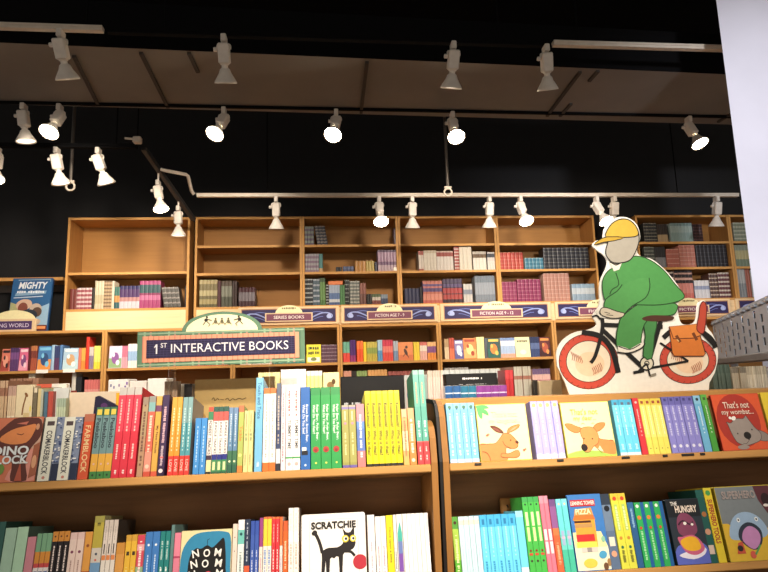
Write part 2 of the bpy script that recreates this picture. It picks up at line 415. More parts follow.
UB = [
 # bay, shelf, x0, x1, top, n, look, bands, lean
 (0, 1, 69, 76, 289, 2, 'dark red', '#8d3a33', 0), (0, 1, 76, 91, 288, 4, 'pink checked', stripes('#b5505c', '#e6c9c2', 5, .45), 0), (0, 1, 91, 93.4, 288, 1, 'thin black', '#2e241e', 0),
 (0, 1, 94, 103, 281, 3, 'cream', [(0, '#e2d3a8'), (.2, '#d6c494'), (.5, '#e6d8b0')], 0), (0, 1, 103, 111, 281, 3, 'tan striped', stripes('#c9a878', '#8a6a48', 8, .4), 0), (0, 1, 111.2, 113.4, 281, 1, 'ivory', '#eadfc2', 0),
 (0, 1, 113.6, 119, 287, 2, 'teal and orange', [(0, '#2f6a70'), (.3, '#e09a4a'), (.6, '#3b7d6e')], 0), (0, 1, 119, 139, 286, 5, 'purple and silver', [(0, '#cfd0da'), (.32, '#c98a84'), (.5, '#53306e'), (.85, '#2f2a66')], 0),
 (0, 1, 139, 160, 281, 5, 'magenta and teal', [(0, '#b73a76'), (.3, '#d06a9a'), (.48, '#9c2f5f'), (.56, '#2f5d60'), (.86, '#c2427c')], 0), (0, 1, 164, 181, 288, 4, 'leaning slate', stripes('#5a564f', '#9a938a', 4, .3), -9), (0, 1, 184.3, 187.6, 286, 1, 'charcoal', '#3a332e', 0),
 (1, 2, 199, 217, 280, 5, 'olive gold', [(0, '#6b6038'), (.12, '#b5a466'), (.3, '#7a6d42'), (.42, '#c9ba80'), (.62, '#8a7c4c'), (.85, '#c2b074')], 0), (1, 2, 217.2, 220.6, 281, 1, 'maroon', '#57252a', 0), (1, 2, 221, 232, 281, 3, 'grey green', [(0, '#5a5c4a'), (.4, '#8f927e'), (.8, '#63503e')], 0),
 (1, 2, 232.2, 237, 281, 2, 'dark brown', '#463029', 0), (1, 2, 238.5, 255, 287.5, 5, 'short plum and grey', [(0, '#4e2c33'), (.3, '#8a8088'), (.75, '#53222b')], 0),
 (2, 0, 304.5, 314, 226.5, 3, 'violet grey', stripes('#6b5a72', '#8f9a8c', 4, .5), 0), (2, 0, 317.5, 328, 226.5, 3, 'leaning striped grey', stripes('#4a4a55', '#9a9088', 6, .4), -9), (2, 0, 394, 396.7, 228, 1, 'dark violet', '#45324a', 0),
 (2, 1, 305, 319, 254, 5, 'mauve', stripes('#8a6f86', '#a9a4a8', 4, .5), 0), (2, 1, 319.2, 323, 254, 1, 'teal and tan', [(0, '#d2a060'), (.22, '#3d8a85')], 0), (2, 1, 336, 342, 267, 2, 'tiny black', '#2a2a30', 0), (2, 1, 343, 354, 266.5, 3, 'tiny blue', [(0, '#3c4670'), (.5, '#5a6a96')], 0),
 (2, 1, 355, 366, 261, 3, 'short orange', '#d08a34', 0), (2, 1, 366.2, 374.5, 261, 3, 'short yellow', '#d0b04a', 0), (2, 1, 375, 377.4, 262, 1, 'short navy', '#272c4c', 0), (2, 1, 378, 397, 250, 6, 'mauve and white', [(0, '#c9a9b4'), (.3, '#7a5078'), (.45, '#b48aa6'), (.9, '#5a3a58')], 0),
 (2, 2, 304.5, 313, 279, 3, 'black and silver banded', stripes('#24262a', '#a9b0ae', 6, .3), 0), (2, 2, 313.2, 320, 279, 2, 'blue grey banded', stripes('#49606f', '#a7b0b8', 5, .35), 0), (2, 2, 320.2, 325.6, 278, 2, 'green', [(0, '#4f7c3c'), (.2, '#6c9a4c'), (.85, '#3a5c34')], 0), (2, 2, 326, 329, 285, 1, 'dotted black', stripes('#1c1c1e', '#d0d0c8', 7, .25), 0),
 (2, 2, 329.2, 340, 285, 4, 'blue white', [(0, '#3c5c94'), (.15, '#cfd4d6'), (.3, '#5878ae'), (.6, '#a8b8cc')], 0), (2, 2, 340.2, 345, 285, 2, 'leaf green', '#4c8a4a', 0), (2, 2, 345.2, 349.5, 280, 2, 'black banded', stripes('#1e2320', '#8d9488', 6, .25), 0), (2, 2, 350, 360, 281, 3, 'grey dotted', stripes('#6f736c', '#b4b4a4', 7, .4), 0),
 (2, 2, 360.2, 366.5, 283, 2, 'rust', [(0, '#7a4a3c'), (.5, '#a05a48')], 0), (2, 2, 367, 372, 294, 2, 'squat black', '#26241f', 0), (2, 2, 372.2, 381, 294, 3, 'squat grey and red', [(0, '#8a4038'), (.4, '#d2c6b4'), (.7, '#5c7048')], 0), (2, 2, 381.2, 388, 294.5, 3, 'squat blue', [(0, '#3c4a6a'), (.6, '#8a9aa8')], 0),
 (3, 1, 419, 424, 251, 2, 'white and red', [(0, '#b8483c'), (.1, '#ecdcc8'), (.8, '#c05a4a')], 0), (3, 1, 424.2, 437, 250.5, 4, 'cream', [(0, '#e9ddc4'), (.86, '#d8c4a4')], 0), (3, 1, 437.2, 454, 251, 5, 'white with red top', [(0, '#e8dccc'), (.72, '#b2483c'), (.92, '#d9b8a4')], 0), (3, 1, 455, 460, 245.5, 1, 'thick red checked', stripes('#b23a30', '#e0c2b0', 8, .35), 0),
 (3, 1, 460.2, 472.5, 245.5, 3, 'tall ivory', [(0, '#e6dabf'), (.95, '#cdbb98')], 0), (3, 1, 473.5, 487, 251.5, 4, 'white with brown top', [(0, '#e9e0cc'), (.66, '#80603c'), (.86, '#e5d9c0')], 0), (3, 1, 488, 496, 252, 3, 'black and white', [(0, '#e4dccc'), (.5, '#d8cfc4'), (.7, '#40444c'), (.9, '#cfc8c0')], 0),
 (3, 2, 405, 420, 288.5, 4, 'squat navy', '#2f3152', 0), (3, 2, 420.2, 423, 287, 1, 'squat black', '#241f22', 0), (3, 2, 423.5, 443, 281, 5, 'coral and violet', [(0, '#d5604c'), (.15, '#e58a72'), (.42, '#cf6a54'), (.52, '#5c4880'), (.68, '#d9786a'), (.76, '#6a548c'), (.86, '#dd8068')], 0), (3, 2, 443.5, 463, 279, 5, 'black red and purple', [(0, '#35242e'), (.16, '#c04038'), (.36, '#3a2230'), (.4, '#bf3c3a'), (.62, '#31233c'), (.66, '#5c4a7e'), (.8, '#2b2430'), (.84, '#4a3c5c')], 0),
 (3, 2, 464, 473, 284, 3, 'short white and slate', [(0, '#c9c6bc'), (.45, '#8890a0'), (.7, '#d0cdc2')], 0), (3, 2, 476, 496, 276, 7, 'blue grey', [(0, '#7c8794'), (.3, '#9aa4ac'), (.75, '#76828e')], 0),
 (4, 1, 500.5, 524, 252.5, 6, 'scarlet lined', stripes('#d03a28', '#e88a68', 5, .12), 0), (4, 1, 525.5, 544, 258, 5, 'turquoise lined', stripes('#2f7f9c', '#8ac0c8', 3, .15), 0), (4, 1, 544.5, 590, 248, 10, 'black lined', stripes('#1f1f26', '#8a8478', 6, .14), 0),
 (4, 2, 503, 518, 282, 4, 'raspberry', stripes('#a02a58', '#cc6a86', 5, .12), 0), (4, 2, 518.5, 542, 279.5, 6, 'magenta lined', stripes('#9c2456', '#d4708e', 6, .12), 0), (4, 2, 545, 571, 273.5, 7, 'dusty pink', stripes('#cf8a72', '#e2ae98', 7, .15), 0), (4, 2, 573, 596, 284, 5, 'pale blue', [(0, '#8aa6bc'), (.4, '#c4d0d6'), (.75, '#8fb0c6')], 0),
 (5, 0, 645, 658, 223, 5, 'dark banded', stripes('#2a2a28', '#8a8270', 6, .25), 0), (5, 0, 658.5, 669, 224, 3, 'brown and cream', [(0, '#c0a070'), (.42, '#3a2c22')], 0), (5, 0, 672, 694, 223, 6, 'powder blue', [(0, '#8fb0aa'), (.5, '#a8c0b8'), (.85, '#7c9c98')], 0), (5, 0, 694.5, 704, 224, 3, 'dark maroon lined', stripes('#3f1c1e', '#7c4a44', 6, .2), 0),
 (5, 1, 646, 656, 247, 3, 'moss grey', stripes('#4c5048', '#8f9486', 6, .3), 0), (5, 1, 656.5, 667, 247, 3, 'black and grey', [(0, '#8a8c90'), (.5, '#2e2c2e')], 0), (5, 1, 668, 680.5, 249, 4, 'salmon', stripes('#cc6a58', '#e8a890', 4, .15), 0), (5, 1, 681, 697, 245, 4, 'bright salmon', stripes('#d47a64', '#ecb49c', 6, .12), 0), (5, 1, 698, 729, 245, 8, 'black', stripes('#1f1c24', '#5c5458', 6, .12), 0),
 (5, 2, 648, 664, 277, 4, 'grey and white', [(0, '#9a9490'), (.5, '#dcd4ca'), (.8, '#4a4040')], 0), (5, 2, 664.5, 676.5, 272, 3, 'dark plum banded', stripes('#3a2a30', '#c9b8a8', 5, .3), 0), (5, 2, 677, 695, 270.5, 5, 'pink with black bands', [(0, '#d86a60'), (.2, '#e0867a'), (.55, '#2c2228'), (.66, '#d9a898'), (.74, '#2c2228'), (.86, '#d5a494'), (.92, '#2c2228')], 0), (5, 2, 696, 711, 280.5, 4, 'short white and blue', [(0, '#d2d4dc'), (.5, '#8f9cc0'), (.7, '#dcdce0')], 0),
 (5, 2, 711.5, 720, 273.5, 3, 'brown banded', stripes('#57362c', '#c8ac90', 6, .3), 0), (5, 2, 720.5, 732, 272.5, 4, 'maroon and cream', stripes('#6a2a30', '#dac8b0', 6, .4), 0),
 (6, 0, 735, 750, 222.5, 5, 'sage', stripes('#8a9474', '#c2c4a4', 5, .35), 0), (6, 1, 737, 753, 245, 5, 'olive and cream', [(0, '#7c9070'), (.35, '#c9bc7c'), (.75, '#94a084')], 0), (6, 2, 740, 748, 269, 3, 'grey', [(0, '#8f9494'), (.5, '#b8bab4')], 0), (6, 2, 748.3, 753, 269.5, 2, 'burnt orange', '#b8583a', 0), (6, 2, 753.3, 762, 270, 3, 'pale grey', '#a8aca8', 0),
]
def shaded(c):  # puts the weaker light of the upper bays into the book colours
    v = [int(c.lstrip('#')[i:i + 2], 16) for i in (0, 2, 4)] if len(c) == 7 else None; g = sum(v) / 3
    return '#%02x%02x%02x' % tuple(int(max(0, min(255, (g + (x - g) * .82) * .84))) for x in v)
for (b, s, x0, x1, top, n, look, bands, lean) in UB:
    bands = [(z, shaded(c)) for z, c in bands] if isinstance(bands, list) else shaded(bands)
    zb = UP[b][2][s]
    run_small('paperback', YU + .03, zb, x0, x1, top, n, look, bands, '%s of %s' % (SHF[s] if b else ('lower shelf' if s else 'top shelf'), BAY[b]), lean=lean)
# one lying on top of the blue white ones, third bay, and the small white cube
zb = UP[2][2][2]; x0 = at(328.5, 300, YU + .03).x; x1 = at(343, 300, YU + .03).x; zt = at(335, 285, YU + .03).z
m = MB(); m.cbox((x0, YU + .03, zt + .002), (x1, YU + .15, zt + .038), '#c9703c', .003); o = m.build('paperback', org=(x0, YU + .03, zt + .002)); tag(o, uniq('orange paperback lying flat across the blue white ones, third upper bay'), 'book')
zb = UP[2][2][1]; x0 = at(393.6, 270, YU + .008).x; x1 = at(397.6, 270, YU + .008).x
m = MB(); m.cbox((x0, YU + .006, zb + .0005), (x1, YU + .028, zb + .034), '#e9e2d4', .002); o = m.build('price_cube', org=((x0 + x1) / 2, YU + .018, zb + .0005)); tag(o, uniq('tiny white price cube at the end of the middle shelf, third upper bay'), 'sign')

LB = [  # lower cases: bay, x0, x1, top, n, look, bands
 ('A', 9, 17.5, 348, 3, 'purple', [(0, '#5c3a6e'), (.5, '#7c5088'), (.8, '#4a3060')]), ('A', 27.2, 29.4, 347, 1, 'dark red', '#5a2024'), ('A', 29.8, 36, 346, 3, 'rust and orange', [(0, '#a8543a'), (.5, '#7c3a30'), (.8, '#c07a4c')]), ('A', 50.6, 53.2, 345, 1, 'pale sky blue', '#a4c4dc'), ('A', 53.5, 58.4, 346, 2, 'navy and plum', [(0, '#5a3a60'), (.5, '#34406c')]), ('A', 58.8, 61.4, 345, 1, 'blue', '#5c86b8'),
 ('A', 77.6, 80.4, 348, 1, 'coral', '#d27a64'), ('A', 80.6, 84.6, 348, 2, 'amber', [(0, '#e08a3c'), (.4, '#e8a850')]), ('A', 85, 88, 337, 1, 'tall scarlet', '#cf3c2c'), ('A', 88.4, 92.8, 347, 2, 'grey violet', [(0, '#8a7a94'), (.6, '#c9c0b8')]), ('A', 93.2, 100, 346, 2, 'lemon yellow', [(0, '#e8d040'), (.3, '#f0e070')]), ('A', 100.2, 102, 347, 1, 'mustard brown', '#7c5c34'),
 ('B', 121.4, 127, 346, 2, 'pink', [(0, '#e2a0ac'), (.5, '#d07890')]), ('B', 127.3, 139, 344, 4, 'white and sky blue', [(0, '#eae6de'), (.3, '#9cbcdc'), (.7, '#efece6')]), ('B', 139.4, 162, 345, 7, 'pale blue', [(0, '#8ab0d0'), (.5, '#e8e6e0')]), ('B', 163, 190, 346, 8, 'orange and green', [(0, '#d88a48'), (.5, '#7ca060')]), ('B', 191, 228, 345, 10, 'mixed red', [(0, '#c04a3c'), (.6, '#e8d8c0')]),
 ('C', 240, 272, 345, 9, 'white and red', [(0, '#ece4d8'), (.5, '#c85044')]), ('C', 273, 305, 346, 9, 'teal', [(0, '#3a8a84'), (.6, '#b0d0c4')]), ('C', 321.4, 337.5, 345, 6, 'plum brown lined', stripes('#5a3f4c', '#94828a', 5, .2)),
 ('D', 343, 350, 342, 2, 'teal over red', [(0, '#d24a40'), (.45, '#6aa48c')]), ('D', 350.3, 356, 340, 2, 'dark purple', [(0, '#8a3468'), (.3, '#4c2a66')]), ('D', 357, 363.5, 341, 2, 'orange red', [(0, '#d8562c'), (.6, '#e4743a')]), ('D', 363.8, 366.8, 342, 1, 'bright yellow', '#ecc838'), ('D', 367.2, 377.6, 342, 4, 'olive yellow', [(0, '#b8a848'), (.4, '#8a9c50'), (.7, '#c4b458')]), ('D', 378, 382.8, 340, 2, 'sky blue', [(0, '#5a94c0'), (.5, '#a8c8d8')]),
 ('D', 383, 393.4, 340, 4, 'pink red', [(0, '#d85048'), (.4, '#e88478'), (.7, '#cc4458')]), ('D', 393.8, 398.4, 341, 2, 'steel blue', [(0, '#7c94b4'), (.5, '#b8c0c8')]), ('D', 414, 420, 342, 2, 'buttercup', '#ecd04a'), ('D', 420.3, 427.5, 342, 3, 'pink and white', [(0, '#e2b0a4'), (.5, '#e8dccc'), (.8, '#d4786c')]), ('D', 427.8, 436.6, 342, 3, 'orange violet', [(0, '#e09048'), (.4, '#8a5a8c'), (.75, '#e8b880')]),
 ('E', 445, 449.4, 339, 2, 'cream', [(0, '#dcc8a4'), (.6, '#b89a74')]), ('E', 449.8, 455, 338, 2, 'coral', [(0, '#dc7c5c'), (.5, '#c05a4c')]), ('E', 477.4, 485, 337, 2, 'pale lemon', '#f0e6a4'), ('E', 485.3, 488, 338, 1, 'slate', '#5c6068'), ('E', 501.4, 516, 338, 5, 'blue and white', [(0, '#e0a890'), (.2, '#aac0dc'), (.6, '#f0f0f0'), (.85, '#7c94c0')]), ('E', 531.4, 540.4, 337, 4, 'midnight blue', [(0, '#3c4a72'), (.4, '#5c6c94'), (.7, '#2a3354')]),
]
CN = {'A': 'first low case', 'B': 'second low case', 'C': 'third low case', 'D': 'fourth low case', 'E': 'fifth low case'}
for (b, x0, x1, top, n, look, bands) in LB:
    run_small('chapter_book', YL + .03, ZLS, x0, x1, top, n, look, bands, 'upper shelf of ' + CN[b], d=.15, noun='book')
L2 = [('A', 26, 33, 374, 2, 'ivory', '#e8dcc0'), ('A', 70, 74, 373, 1, 'pale grey', '#c8c4b8'), ('A', 74.4, 80, 377, 2, 'black', '#26262a'), ('A', 83, 99.5, 380, 6, 'pink', [(0, '#d09088'), (.7, '#c86c68')]),
      ('D', 344, 352, 371, 3, 'pastel', [(0, '#dcc4a4'), (.6, '#d89c84')]), ('D', 352.3, 357, 371, 2, 'black', '#38302c'), ('D', 357.3, 368, 371, 4, 'orange and green', [(0, '#d87c48'), (.7, '#90a868')]), ('D', 368.4, 388, 370, 6, 'cream and orange', [(0, '#e8d8b4'), (.7, '#e0a868')]), ('D', 389, 420, 371.5, 8, 'grey red', [(0, '#8c7c78'), (.7, '#a86058')]),
      ('E', 534, 552, 369, 7, 'rose', [(0, '#c47c84'), (.6, '#d8b0a4'), (.8, '#6c5878')]), ('E', 446, 470, 368, 6, 'grey', '#a8a49c'), ('E', 472, 530, 369, 10, 'sand', '#c8b48c')]
for (b, x0, x1, top, n, look, bands) in L2:
    run_small('chapter_book', YL + .04, ZL2, x0, x1, top, n, look, bands, 'second shelf of ' + CN[b], d=.15, noun='book')

def face_small(kind, Y, zb, x0, x1, top, base, label, draw, lean=6, t=.012, cat='book', pic='cover_picture'):
    yb = proj((at(x0, 300, Y).x, Y, zb))[1]
    X0, X1 = at(x0, yb, Y).x, at(x1, yb, Y).x; h = at((x0 + x1) / 2, top, Y).z - zb; w_ = X1 - X0
    r = thing(kind, uniq(label), cat, (X0, Y, zb + .0006 + t * math.sin(RAD(lean))), (RAD(-lean), 0, 0))
    m = MB(); m.cbox((0, 0, 0), (w_, .002, h), base, .0006); m.cbox((0, t - .002, 0), (w_, t, h), base, .0006); m.box((0, .002, 0), (.002, t - .002, h), base); cov = m.build('cover', r)
    m = MB(); m.box((.0021, .0021, .003), (w_ - .003, t - .0021, h - .003), '#efe6d0'); m.build('pages', r)
    a = Art(0, .0002, 0, 0, w_, h); draw(a); a.build(pic, cov)
    return r
def d_scene(c1, c2, c3):
    def f(a):
        a.rect(.02, .02, .98, .45, c1); a.ell(.5, .45, .28, .26, c2); a.ell(.35, .6, .1, .1, c3); a.rect(.1, .82, .9, .94, c3); a.ell(.7, .25, .14, .12, c3)
    return f
ZA = ZLS
for spec in (
 (0, 8.6, 349, '#dc7c68', 'salmon picture book facing out at the start of the first low case', d_scene('#a84a40', '#e8a088', '#3c2c2c')),
 (17.8, 26.8, 348, '#d8688c', 'pink picture book facing out between purple and dark red spines', d_scene('#e8a0b4', '#7c4a7c', '#f0d0d8')),
 (36.4, 50.2, 346, '#4a7cb0', 'blue picture book with orange figure facing out, first low case', d_scene('#e0944c', '#34507c', '#7cc0e0')),
 (62, 77.2, 348, '#a8c4d8', 'pale blue picture book with small animals facing out, first low case', d_scene('#b8d4dc', '#c8a074', '#e8f0ec')),
 (108, 121, 346, '#d8d0e4', 'white and violet picture book facing out, second low case', d_scene('#8cb07c', '#8a5c98', '#f4f0f4')),
 (306.5, 321, 344.5, '#e8dc3c', 'bright yellow picture book facing out, third low case', lambda a: (a.rect(.08, .05, .92, .3, '#f0ece0'), a.ell(.5, .2, .2, .1, '#7c8a54'), a.strokes(.15, .7, .85, .88, '#3c4a24', 'h', 4), a.strokes(.12, .45, .88, .62, '#3c4a24', 'h', 5))),
 (398.8, 413.6, 342, '#e08a50', 'orange picture book with a dark dancing figure, fourth low case', lambda a: (a.rect(0.02, .02, .98, .3, '#d07040'), a.ell(.5, .45, .1, .2, '#4a2c20', 20), a.ell(.55, .72, .09, .08, '#4a2c20'), a.line([(.3, .2), (.45, .35)], .006, '#4a2c20'), a.line([(.7, .15), (.55, .3)], .006, '#4a2c20'))),
 (455.4, 464, 340, '#8a80b0', 'violet and white picture book facing out, fifth low case', d_scene('#5c5c98', '#e8e4ec', '#f0f0f4')),
 (464.3, 477, 338, '#e08850', 'orange picture book with yellow face, fifth low case', d_scene('#f0b070', '#f0d890', '#a84a34')),
 (488.3, 501, 338, '#3c5450', 'dark green picture book with orange figure, fifth low case', d_scene('#2c6458', '#e08440', '#e8c060')),
 (516.6, 531, 337, '#efe9b0', 'pale lemon picture book with a dark line of print, fifth low case', lambda a: (a.strokes(.12, .74, .88, .86, '#4c4c44', 'h', 6), a.ell(.5, .25, .22, .12, '#f8f4d4'))),
 (540.8, 551.5, 337, '#5c2c28', 'dark red brown picture book facing out, fifth low case', d_scene('#3c201e', '#a8543c', '#d8904c'))):
    face_small('picture_book', YL + .02, ZA, spec[0], spec[1], spec[2], spec[3], spec[4], spec[5])
for i, (x0, x1) in enumerate(((36, 48), (63, 75))):
    p = at(x0, 371, YL - .004); q = at(x1, 371, YL - .004)
    m = MB(); m.cbox((p.x, YL - .006, ZLS - .025), (q.x, YL - .002, ZLS + .006), '#f2efe6', .001); o = m.build('shelf_ticket', org=((p.x + q.x) / 2, YL - .004, ZLS - .025))
    tag(o, uniq(['white shelf ticket below the blue book with orange figure', 'white shelf ticket below the pale blue animal book'][i]), 'ticket')

# ------------------------------------------------------------------ header signs
def header_sign(px0, px1, txt, label, px2=None):
    y = YU - .024; X0, X1 = ux(px0, 313, YU), ux(px1, 313, YU); z0, z1 = ZLT + .012, ZB - .012
    r = thing('header_sign', uniq(label), 'sign', ((X0 + X1) / 2, y, z0), group='navy header signs'); o = Vector(((X0 + X1) / 2, y, z0)); Hh = z1 - z0; W = X1 - X0
    m = MB(); m.cbox((-W / 2, 0, 0), (W / 2, .018, Hh), '#dcc096', .003); bd = m.build('sign_board', r)
    a = Art(0, .0003, -W / 2, 0, W, Hh); a.rect(.03, .1, .97, .9, '#a87858'); a.rect(.037, .15, .963, .85, '#2c2450'); pn = a.build('navy_panel', r)
    for s in (-1, 1):
        a = Art(-.001, .0003, 0, 0, W * s, Hh)
        pts = [(.2, .3), (.27, .5), (.33, .62), (.39, .62), (.43, .5), (.42, .36), (.385, .36), (.38, .48)]
        a.line(pts, .011, '#8f9cd0', smooth=5); a.line([(.2, .62), (.27, .7), (.34, .66)], .006, '#6a78b8', smooth=5); a.line([(.22, .22), (.3, .4), (.34, .42)], .005, '#6a78b8', smooth=5); a.ell(.4, .45, .022, .13, '#a8b4dc')
        a.build('scroll_ornament', pn)
    m = MB(); pts = [(.135 * W * math.cos(t), -.0019, Hh * .62 + .3 * Hh * 1.55 * math.sin(t)) for t in [math.pi * k / 16 for k in range(17)]]
    m.prism(pts, (0, -.006, 0), '#efe4b4'); cr = m.build('crest', r)
    a = Art(-.0081, .0003, 0, 0, 1, 1); a.strokes(-.07 * W, Hh * .85, .07 * W, Hh * .97, '#7a7048', 'h', 6); a.build('crest_picture', cr)
    m = MB(); m.box((-.235 * W, -.0095, Hh * .17), (.235 * W, -.0022, Hh * .66), '#e0c49c'); pq = m.build('plaque', r)
    a = Art(-.0098, .0003, 0, 0, 1, 1); a.rect(-.222 * W, Hh * .23, .222 * W, Hh * .6, '#7a4458'); a.text(txt, 0, Hh * .415, .3 * W, Hh * .17, '#efe2dc', .012); a.build('lettering', pq)
header_sign(238.5, 339, 'SERIES BOOKS', 'navy header sign reading SERIES BOOKS under the third upper bay')
header_sign(341, 437, 'FICTION AGE 7 - 9', 'navy header sign reading FICTION AGE 7 - 9 under the fourth upper bay')
header_sign(440, 550.5, 'FICTION AGE 9 - 12', 'navy header sign reading FICTION AGE 9 - 12 under the red books')
header_sign(554.5, 640, 'FICTION', 'navy header sign half hidden behind the cyclist cutout front wheel and arms')
header_sign(645, 730, 'FICTION', 'navy header sign peeking over the orange saddle bag')
header_sign(735.5, 830, 'FICTION', 'navy header sign beside the white column')
# far-left sign and blue poster
r0 = at(-48, 331, YL - .0); r1 = at(35, 331, YL)
W = r1.x - r0.x
r = thing('header_sign', uniq('purple sign with cream crest in front of the blue poster'), 'sign', ((r0.x + r1.x) / 2, YL + .01, ZLT + .0005))
m = MB(); m.cbox((-W / 2, 0, 0), (W / 2, .018, .11), '#dcc096', .003); m.build('sign_board', r)
m = MB(); m.prism([(.17 * math.cos(t), .002, .1 + .085 * math.sin(t)) for t in [math.pi * k / 16 for k in range(17)]], (0, .012, 0), '#e9dfae'); o = m.build('crest', r); o.location = (W * .23, 0, 0)
a = Art(-.0003, .0003, -W / 2, 0, W, .11); a.rect(.015, .16, .95, .82, '#4a3060'); a.text('YOUNG WORLD', .66, .49, .34, .034, '#d8cce0', .01); a.build('lettering', r)
P0, P1 = at(6, 331, YL + .1), at(47, 331, YL + .1)
hh = at(30, 277, YL + .1).z - ZLT
r = thing('poster_board', uniq('blue poster reading MIGHTY standing on the case by the dark wall'), 'poster', (P0.x, YL + .1, ZLT + .0006 + .03 * math.sin(RAD(7)) + .0), (RAD(-7), 0, 0))
W = P1.x - P0.x
m = MB(); m.cbox((0, 0, 0), (W, .03, hh), '#1f4a78', .003); bd = m.build('board', r)  # poster colours darkened for the shade it stands in
a = Art(-.0003, .0004, 0, 0, W, hh)
a.rect(.02, .35, .98, .98, '#2c5c8c'); a.poly([(.02, .1), (.5, .08), (.45, .4), (.2, .5), (.02, .55)], '#a8a878'); a.poly([(.6, .1), (.98, .1), (.98, .52), (.75, .45)], '#8fb0c8')
a.rect(.02, .02, .98, .12, '#5a2018'); a.rect(.55, .05, .95, .1, '#d8905c')
a.poly([(.1, .66), (.86, .7), (.88, .76), (.12, .72)], '#7ea0bc'); a.poly([(.08, .62), (.8, .645), (.8, .66), (.08, .635)], '#c8d4dc')
a.text('MIGHTY', .53, .86, W * .72, hh * .13, '#dfe6ea', .03, shear=.2); a.line([(.15, .96), (.95, .97), (.95, .93)], .006, '#9cb4c8')
a.strokes(.15, .71, .82, .76, '#e0e8ec', 'h', 9)
a.ell(.36, .5, .2, .1, '#c8a890', 10); a.ell(.34, .44, .12, .1, '#7a4438'); a.ell(.66, .42, .15, .1, '#b8a898'); a.ell(.7, .36, .12, .09, '#5a4438'); a.ell(.5, .3, .22, .11, '#26303c'); a.ell(.62, .17, .2, .07, '#c0a890', 8)
a.build('poster_picture', bd)

# ------------------------------------------------------------------ tracks and lamps
def rail(p, q, label, mat=None, w_=.034, h_=.03, hang=True):
    p, q = Vector(p), Vector(q); d = q - p; L_ = d.length; ang = math.atan2(d.y, d.x); tl = -math.asin(d.z / L_)
    r = thing('track_rail', uniq(label), 'light track', p, (0, 0, ang))
    m = MB(); M4 = Matrix.Rotation(tl, 4, 'Y')
    m.box((0, -w_ / 2, 0), (L_, w_ / 2, h_ * .55), mat or CREAMP, M4); m.box((0, -w_ / 2 - .004, h_ * .56), (L_, w_ / 2 + .004, h_), mat or CREAMP, M4); m.build('rail', r)
    if hang:
        for k in (.12, .88):
            pz = p.z + d.z * k + h_; m = MB(); m.tube([(L_ * k, 0, pz - p.z + .0005), (L_ * k, 0, 4.598 - p.z)], .005, BLACK, 6); m.build('hanger_rod', r)
    return r
def on_line(p, q, px):
    """point of the line p-q seen in pixel column px"""
    lo, hi = 0., 1.
    for s in range(50):
        k = (lo + hi) / 2
        if proj(p + (q - p) * k)[0] < px: lo = k
        else: hi = k
    return p + (q - p) * lo
Y1 = 3.3
Z1 = zpx(340, 38, Y1)
t1a = at_z(-40, 27.5, Z1); t1b = at_z(103, 32, Z1); t1c = at_z(553, 46, Z1); t1d = at_z(760, 52, Z1)
rail(t1a, t1b, 'cream track rail ending above the first white lamp')
rail(t1b + Vector((.02, .02, .004)), t1c - Vector((.02, -.02, -.004)), 'black track rail hardly visible against the dark ceiling', BLACK)
rail(t1c, t1d, 'cream track rail running to the white column', None)
LIT = glow((1., .82, .58), 45, 'lamp_glow'); DIM = glow((1., .85, .65), .9, 'lamp_dim')
ENAM = paint('#d8d0c4', 'white_lamp_enamel', .35)
def basis(d):
    d = Vector(d).normalized(); x = Vector((1, 0, 0)); x = (x - d * x.dot(d)).normalized(); y = d.cross(x)
    return Matrix(((x.x, y.x, d.x), (x.y, y.y, d.y), (x.z, y.z, d.z))).to_4x4()
